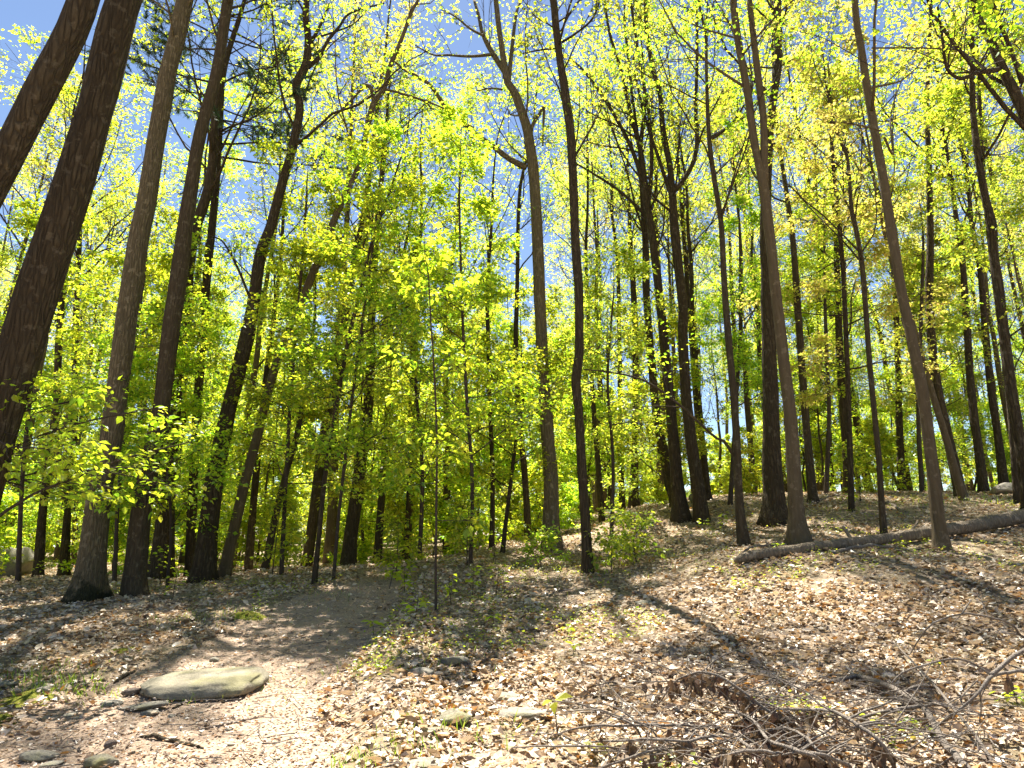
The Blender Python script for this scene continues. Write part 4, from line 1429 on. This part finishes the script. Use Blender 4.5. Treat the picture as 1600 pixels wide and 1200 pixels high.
stick([(270, 1108, 4), (280, 1104, 5), (290, 1098, 3)], 'short dark twig between slab and boulder', 'bark_brown')
stick([(178, 1068, 4), (195, 1058, 7), (210, 1050, 5)], 'bark strip resting behind the brown chunk', 'bark_brown')
stick([(775, 1070, 2), (800, 1078, 3), (845, 1088, 3)], 'thin twig across the tan stones on the bank')
stick([(812, 985, 3), (840, 980, 4), (868, 975, 3)], 'fallen stick in the leaf litter left of the seedlings')
stick([(850, 923, 2), (880, 922, 3), (895, 921, 2)], 'small dark stick left of the slender wavy trunk')
stick([(778, 932, 4), (788, 928, 5), (800, 922, 4)], 'short pale stick in the litter right of the sapling')
stick([(1030, 800, 4), (1050, 806, 4), (1075, 806, 3)], 'grey bough lying before the dark pair')

# ------------------------------------------------------------------ brush pile of dead branches, lower right
BR = [
    ([(1334, 1054, 7), (1375, 1067, 9), (1410, 1083, 10), (1442, 1104, 10), (1459, 1130, 11), (1477, 1162, 12), (1512, 1200, 13), (1540, 1230, 13)], 'thick grey dead branch arching down through the brush pile',
     [[(1340, 1056, 6), (1287, 1067, 5), (1244, 1075, 4.5), (1200, 1082, 4)], [(1334, 1055, 6), (1328, 1048, 5), (1322, 1041, 3)], [(1440, 1103, 6), (1392, 1110, 5), (1357, 1118, 5), (1338, 1128, 4)]]),
    ([(1640, 1040, 6), (1600, 1048, 6), (1550, 1057, 6), (1529, 1083, 5), (1492, 1115, 4), (1468, 1132, 3)], 'forked reddish dead branch entering from the right edge',
     [[(1548, 1055, 6), (1561, 1045, 6), (1580, 1028, 6), (1604, 1014, 6)], [(1550, 1056, 4), (1521, 1037, 3.5), (1489, 1029, 3), (1442, 1040, 3), (1410, 1051, 2.5), (1392, 1069, 2)], [(1531, 1080, 3), (1533, 1105, 2), (1530, 1130, 2)], [(1508, 1104, 3), (1502, 1090, 2.5), (1528, 1062, 2)]]),
    ([(1606, 1000, 4), (1594, 992, 4), (1579, 975, 4), (1544, 964, 3.6), (1503, 959, 3.4), (1462, 972, 3), (1442, 990, 2.6), (1422, 1022, 2)], 'thin bowed twig arching highest over the leaf litter at right', [[(1503, 959, 3), (1512, 945, 2), (1518, 937, 1.6)]]),
    ([(1396, 1003, 2.6), (1451, 1060, 4), (1492, 1110, 5), (1527, 1153, 5), (1560, 1206, 6)], 'straight dark rod slanting down to the right', []),
    ([(1170, 945, 2.6), (1200, 974, 3), (1244, 1013, 3.4), (1285, 1054, 4), (1322, 1089, 4.4), (1357, 1121, 4.6), (1381, 1150, 5), (1420, 1204, 5)], 'long dark rod slanting through the middle of the brush', [[(1205, 980, 2), (1190, 985, 1.6), (1182, 998, 1.4)]]),
    ([(990, 1065, 2), (1057, 1065, 3), (1097, 1068, 3.6), (1136, 1078, 4), (1175, 1094, 4.4), (1215, 1110, 4.6)], 'level thin branch along the top of the brush pile', [[(1097, 1068, 2.4), (1085, 1055, 2), (1070, 1040, 1.5)]]),
    ([(1029, 1100, 2), (1045, 1078, 3), (1062, 1060, 3.2), (1097, 1050, 4), (1127, 1059, 4.4), (1162, 1082, 4.6), (1193, 1106, 5), (1228, 1126, 5.4), (1262, 1142, 6)], 'hooped branch with dry leaves bending over the brush', []),
    ([(862, 1150, 2), (900, 1138, 3.4), (933, 1134, 4), (992, 1134, 4.6), (1053, 1132, 5), (1090, 1136, 5), (1130, 1130, 4)], 'level pale stick pointing left below the seedling', [[(1000, 1134, 3), (985, 1120, 2.4), (966, 1108, 2), (945, 1100, 1.6)]]),
    ([(918, 1160, 3), (977, 1157, 4), (1027, 1155, 4.6), (1075, 1158, 5), (1100, 1152, 5), (1150, 1150, 4)], 'second level stick just below the pale one', []),
    ([(800, 1168, 2), (850, 1166, 3), (900, 1166, 3.6), (944, 1167, 3), (985, 1172, 2)], 'thin dark stick reaching farthest left along the bottom', []),
    ([(930, 1204, 4), (960, 1192, 4), (992, 1181, 4.4), (1030, 1172, 4), (1070, 1166, 3)], 'slanting stick rising from the bottom edge in the middle', []),
    ([(1128, 1112, 3.4), (1158, 1115, 4.6), (1180, 1128, 5), (1193, 1148, 5.6), (1210, 1161, 6), (1250, 1174, 7), (1275, 1182, 7), (1300, 1206, 8)], 'grey branch dropping to the bottom edge of the brush', [[(1250, 1174, 4), (1220, 1180, 3), (1200, 1182, 2.5)]]),
    ([(1150, 1150, 4), (1160, 1160, 5), (1173, 1170, 6), (1206, 1204, 7)], 'short pale branch at the foot of the brush pile', []),
    ([(1100, 1192, 4), (1141, 1178, 5), (1184, 1172, 5.4), (1220, 1178, 5), (1262, 1190, 5)], 'low reddish stick crossing the foot of the brush', []),
    ([(1196, 1106, 3.6), (1250, 1108, 4.6), (1302, 1112, 6), (1340, 1133, 6.4), (1369, 1153, 7), (1387, 1176, 7), (1400, 1206, 7)], 'stout branch bending down beside the thick arching one', [[(1302, 1112, 3), (1280, 1100, 2.4), (1262, 1086, 2)], [(1345, 1135, 4), (1372, 1130, 3), (1395, 1132, 2.4)]]),
    ([(1203, 1128, 4), (1252, 1147, 5), (1279, 1174, 6), (1312, 1206, 7)], 'grey branch running parallel above the foot of the brush', []),
    ([(1198, 1160, 5), (1244, 1171, 6), (1290, 1182, 6), (1345, 1204, 6)], 'lowest grey branch leaving the brush to the right', []),
    ([(942, 1060, 1.6), (970, 1091, 2.4), (998, 1113, 2.8), (1018, 1139, 3), (1040, 1172, 3)], 'fine dark twig slanting left of the brush pile', []),
    ([(885, 1112, 2), (928, 1109, 3), (966, 1122, 3.4), (992, 1136, 4), (1004, 1156, 3)], 'curved thin branch starting beside the seedling', []),
    ([(1200, 1190, 4), (1260, 1160, 4), (1330, 1120, 4), (1400, 1092, 3), (1460, 1062, 2)], 'thin branch crossing the brush upward to the right', []),
]
fork_rng = np.random.default_rng(8)
brush_paths = []
for pts, lb, sub in BR:
    # every branch carries a few finer side twigs
    p = np.array(pts, float)
    sub = [list(s) for s in sub]
    for k in range(fork_rng.integers(4, 8)):
        i = fork_rng.integers(1, len(p) - 1)
        dx, dy = (p[i + 1] - p[i - 1])[:2]
        ln = math.hypot(dx, dy)
        a_ = math.atan2(dy, dx) + fork_rng.choice([-1, 1]) * fork_rng.uniform(.4, 1.0)
        L_ = fork_rng.uniform(18, 60)
        w0 = max(1.3, p[i, 2] * .45)
        e1 = (p[i, 0] + math.cos(a_) * L_ * .5, p[i, 1] + math.sin(a_) * L_ * .5 - fork_rng.uniform(0, 6), w0 * .8)
        e2 = (p[i, 0] + math.cos(a_) * L_, p[i, 1] + math.sin(a_) * L_, w0 * .5)
        sub.append([tuple(p[i, :2]) + (w0,), e1, e2])
    ro, q = stick([(a, b, c) for a, b, c in pts], lb, 'dead_wood', 'dead_branch', sub=sub, cat='dead branch', n=30, rise=fork_rng.uniform(.28, .75))
    brush_paths.append((ro, q))

# fine twigs tangled through the pile
mb = MB()
tr_ = np.random.default_rng(17)
for k in range(330):
    px, py = np.clip(tr_.normal(1240, 170), 930, 1640), tr_.uniform(1070, 1225)
    if px > 1330 and py < 1085:
        continue
    c = hit(px, py)
    a_ = tr_.normal(0, .55) + (math.pi if tr_.random() < .5 else 0)
    d_ = nrm(np.array([[math.cos(a_), math.sin(a_), tr_.uniform(-.05, .45)]]))
    c[2] = ground_z([c[0]], [c[1]])[0] + tr_.uniform(.02, .2)
    L_ = tr_.uniform(.25, .9)
    P_ = grow(c[None], d_, np.array([L_]), 6, .14, -.03, tr_)
    P_[0, :, 2] = np.maximum(P_[0, :, 2], ground_z(P_[0, :, 0], P_[0, :, 1]) + .01)
    r0_ = tr_.uniform(.0025, .0065)
    tubes(mb, P_, np.linspace(r0_, r0_ * .4, 7)[None], 5)
tag(mb.obj('brush_twigs', M['dead_wood'], None, stuff=True), 'tangle of fine dead twigs filling the brush pile', 'twigs')

# dry leaves still hanging on the brush
DL = [unit_leaf('dry_leaf', [LEAFC, LEAFO][k % 2], M['leaf_dry'], [.6, .9, -.5, 1.1][k], 70 + k) for k in range(4)]
dr = np.random.default_rng(81)
for bi, cnt in ((6, 80), (11, 60), (5, 40), (14, 40), (15, 40), (8, 28), (7, 14), (13, 46), (0, 10), (1, 8), (10, 24)):
    ro, q = brush_paths[bi]
    b_ = np.array(ro.location)
    for k in range(cnt):
        i = int(dr.uniform(.2, .98) * (len(q) - 1))
        p = q[i, :3] - b_ + np.array([dr.normal(0, .05), dr.normal(0, .05), -abs(dr.normal(0, .03))])
        D = nrm(np.array([dr.normal(0, .4), dr.normal(0, .4), -1.0]))
        N = nrm(np.array([dr.normal(0, 1), dr.normal(-.4, 1), dr.normal(0, .3)]))
        place_leaf('dry_leaf', DL[k % 4], next(c_ for c_ in ro.children if c_.name.startswith('stem')), p, D, N, dr.uniform(.06, .12))
print('brush', time.time() - T0)


# ------------------------------------------------------------------ seedlings and small leafy plants
def seedling(px, py, h, nleaf, size, label, leaf='leaf_green', seed=0, spread=.06, tiers=1, group=None):
    r_ = np.random.default_rng(900 + seed)
    b = hit(px, py)
    b[2] = ground_z([b[0]], [b[1]])[0]
    root = empty('seedling', b, label, 'plant', group)
    top = np.array([r_.normal(0, .12) * h, r_.normal(0, .08) * h, h])
    q = smooth_path([[0, 0, -.02], top * .5 + r_.normal(0, .02, 3) * h, top], 9)
    mb = MB()
    tubes(mb, q, np.linspace(.005, .0022, 9) * (1 + h), 5)
    st_o = mb.obj('stem', M['twig'], root)
    for k in range(nleaf):
        f = 1.0 if tiers == 1 else r_.uniform(.35, 1)
        c = np.array([np.interp(f * 8, np.arange(9), q[:, j]) for j in range(3)])
        a_ = k * 2.4 + r_.normal(0, .3)
        D = np.array([math.cos(a_), math.sin(a_), r_.normal(-.05, .25)])
        N = nrm(np.array([0, 0, 1.0]) + r_.normal(0, .3, 3))
        place_leaf('leaf', LS[leaf][k % 3], st_o, c + D * r_.uniform(.0, spread), D, N, size * r_.uniform(.75, 1.2))
    return root


LS = {m: [unit_leaf('leaf', LEAF4, M[m], -.25 * k, 20 + k) for k in range(3)] for m in ('leaf_green', 'leaf_yellow')}
SD = [(872, 1148, .26, 4, .13, 'bright yellow four-leaved seedling at the left of the brush', 'leaf_yellow', 1, .03, 1),
      (886, 996, .12, 4, .11, 'round-leaved green seedling in front of the slender wavy trunk', 'leaf_green', 2, .03, 1),
      (896, 1022, .10, 4, .10, 'lower round-leaved seedling below its twin', 'leaf_green', 3, .03, 1),
      (772, 978, .14, 6, .11, 'green seedling in the litter right of the sapling', 'leaf_green', 4, .05, 1),
      (584, 992, .16, 7, .11, 'pale green leafy plant at the right edge of the path', 'leaf_yellow', 5, .05, 1),
      (608, 920, .5, 16, .12, 'leafy plant beside the path bend', 'leaf_green', 6, .14, 2),
      (632, 925, .45, 16, .12, 'leafy plant just left of the sapling foot', 'leaf_green', 7, .14, 2),
      (648, 970, .35, 14, .12, 'bushy plant in the shade below the sapling', 'leaf_green', 8, .12, 2),
      (705, 945, .5, 12, .11, 'leafy plant leaning right of the sapling', 'leaf_green', 9, .12, 2),
      (738, 935, .55, 14, .11, 'upright leafy plant between sapling and thick grey trunk', 'leaf_green', 10, .12, 2),
      (775, 930, .55, 16, .11, 'dark green leafy plant before the thick grey trunk', 'leaf_green', 11, .12, 2),
      (770, 880, .45, 12, .09, 'yellow leafy plant left of the thick grey trunk foot', 'leaf_yellow', 12, .14, 2),
      (1010, 865, .35, 12, .10, 'small bright plant right of the slender wavy trunk', 'leaf_yellow', 13, .1, 2),
      (1130, 832, .5, 18, .09, 'bright yellow-green plant right of the dark pair', 'leaf_yellow', 14, .14, 2),
      (1215, 868, .22, 12, .08, 'green sprig growing against the log', 'leaf_green', 15, .1, 2),
      (1406, 860, .22, 9, .07, 'yellow-green sprig before the log near the tall tan trunk', 'leaf_yellow', 16, .08, 2),
      (1100, 830, .3, 14, .08, 'low leafy plant at the foot of the dark pair', 'leaf_green', 17, .14, 2),
      (250, 912, .9, 40, .10, 'leafy bush right of the brown trunk foot', 'leaf_green', 18, .3, 2),
      (270, 935, .5, 24, .09, 'low leafy plant in front of the stout hidden trunk', 'leaf_green', 19, .2, 2),
      (60, 905, .5, 20, .10, 'yellow sunlit plant before the grey rock', 'leaf_yellow', 20, .2, 2),
      (1460, 1045, .08, 5, .05, 'tiny green sprig under the bowed twig', 'leaf_green', 21, .04, 1),
      (930, 1185, .08, 3, .09, 'small yellow leaf sprout above the bottom edge', 'leaf_yellow', 22, .02, 1),
      (1590, 1100, .14, 14, .07, 'light green sprig at the right edge beside the brush', 'leaf_green', 23, .12, 2),
      (860, 882, .2, 12, .06, 'green plants at the foot of thick grey trunk', 'leaf_yellow', 24, .25, 2)]
for a in SD:
    seedling(*a)

for i, (px, py, Yt, H, lb, lf, sd_) in enumerate((
        (955, 893, None, 1.15, 'bushy yellow-green sapling right of the slender wavy trunk', 'leaf_yellow', 1),
        (995, 880, None, 1.0, 'small yellow-green sapling between wavy trunk and dark pair', 'leaf_yellow', 2),
        (618, 905, None, 1.2, 'low leafy sapling at the bend of the path', 'leaf_green', 3),
        (730, 885, None, 1.6, 'leafy sapling behind the thin knee-bent sapling', 'leaf_green', 4),
        (425, 900, None, 1.8, 'leafy sapling left of the path end', 'leaf_green', 5),
        (845, 885, None, .6, 'leafy sapling at the left of thick grey trunk foot', 'leaf_yellow', 6),
        (985, 815, None, 2.2, 'yellow leafy sapling on the rise left of dark pair', 'leaf_yellow', 7),
        (1345, 785, None, 1.6, 'leafy sapling on the crest before the dark crest trunk', 'leaf_green', 8))):
    b = hit(px, py)
    b[2] = ground_z([b[0]], [b[1]])[0]
    r_ = np.random.default_rng(700 + sd_)
    root = empty('sapling', b, lb, 'sapling')
    tk = smooth_path(np.array([[0, 0, -.05], [r_.normal(0, .05), r_.normal(0, .05), H * .5], [r_.normal(0, .12), r_.normal(0, .12), H]]), 14)
    build_tree(root, tk, np.linspace(.012, .003, 14) * (1 + H * .15), 'sapling', 'twig', lf, r_, sides=6, leaf_tpl=LEAF4, limb_parts=False, ridge=0, flare=0, size_scale=.8, nl=.75, len_scale=min(1, .3 + H * .22))

# low green growth: uncountable little leaves on the bank and around the trunks
rng = np.random.default_rng(314)
mb = MB()
X, Y = litter_points(9000, 4.6, 24, 1)
k = vnoise(np.stack([X, Y], 1) * .55, 61) + .6 * vnoise(np.stack([X, Y], 1) * 1.7, 62)
near = np.zeros(len(X))
for px, py, rr_, ww in ((600, 1010, 1.2, 1.4), (570, 1050, .6, 1.3), (640, 950, 1.2, 1.2), (550, 1110, .4, 1.0), (700, 960, 1.8, .9), (850, 900, 2.2, .8), (1000, 880, 2.0, .5), (1080, 830, 3, .6), (1400, 800, 4, .4), (640, 900, 2, .6), (1200, 880, 1.6, .5), (250, 920, 1.5, .7), (1500, 880, 1.2, .4), (900, 960, 1.5, .4)):
    c = hit(px, py)
    near = np.maximum(near, ww * np.exp(-((X - c[0]) ** 2 + (Y - c[1]) ** 2) / rr_ ** 2))
keep = (k + near * 1.5 > .62) & (path_sd(X, Y) < -.02)
X, Y = X[keep], Y[keep]
m = 5
Xs = np.repeat(X, m) + rng.normal(0, .05, len(X) * m)
Ys = np.repeat(Y, m) + rng.normal(0, .05, len(X) * m)
P = np.stack([Xs, Ys, ground_z(Xs, Ys) + rng.uniform(.02, .13, len(Xs))], 1)
a_ = rng.uniform(0, 6.28, len(Xs))
leaves(mb, P, np.stack([np.cos(a_), np.sin(a_), rng.normal(0, .3, len(Xs))], 1), nrm(np.array([0, 0, 1.0]) + rng.normal(0, .4, (len(Xs), 3))), rng.uniform(.02, .055, len(Xs)), LEAF2)
tag(mb.obj('ground_cover', M['leaf_yellow'], None, smooth=False, stuff=True), 'scattered small green herbs sprouting through the leaf litter', 'ground cover')
mb = MB()
for px, py, n_, rr_, hh in ((45, 1062, 160, .30, .10), (100, 1076, 170, .26, .11), (70, 1045, 120, .35, .09), (290, 968, 120, .4, .10), (355, 962, 140, .5, .10), (300, 1092, 60, .14, .08), (640, 1165, 90, .25, .09), (560, 1196, 90, .15, .1), (720, 1140, 60, .25, .12),
                            (1380, 800, 200, 1.2, .10), (1540, 782, 320, 1.6, .14), (870, 905, 160, .8, .1), (480, 930, 120, .6, .09), (1450, 790, 200, 1.2, .1), (600, 1040, 200, .6, .08), (650, 1010, 200, .7, .08), (1030, 880, 150, 1.2, .09), (750, 890, 200, 1.0, .1)):
    c = hit(px, py)
    X = c[0] + rng.normal(0, rr_, n_)
    Y = c[1] + rng.normal(0, rr_ * .7, n_)
    P = np.stack([X, Y, ground_z(X, Y) - .005], 1)
    D = nrm(np.stack([rng.normal(0, .4, n_), rng.normal(0, .4, n_), np.ones(n_)], 1))
    leaves(mb, P, D, nrm(rng.normal(0, 1, (n_, 3))), hh * rng.uniform(.5, 1.3, n_), (np.array([[0, .035, 0], [.6, .03, .05], [1, 0, .2], [.6, -.03, .05], [0, -.035, 0]]), [np.array([[0, 4, 3, 1]]), np.array([[1, 3, 2]])]))
tag(mb.obj('grass', M['grass'], None, smooth=False, stuff=True), 'thin green grass tufts beside the path and on the slope', 'grass')
print('done', time.time() - T0)
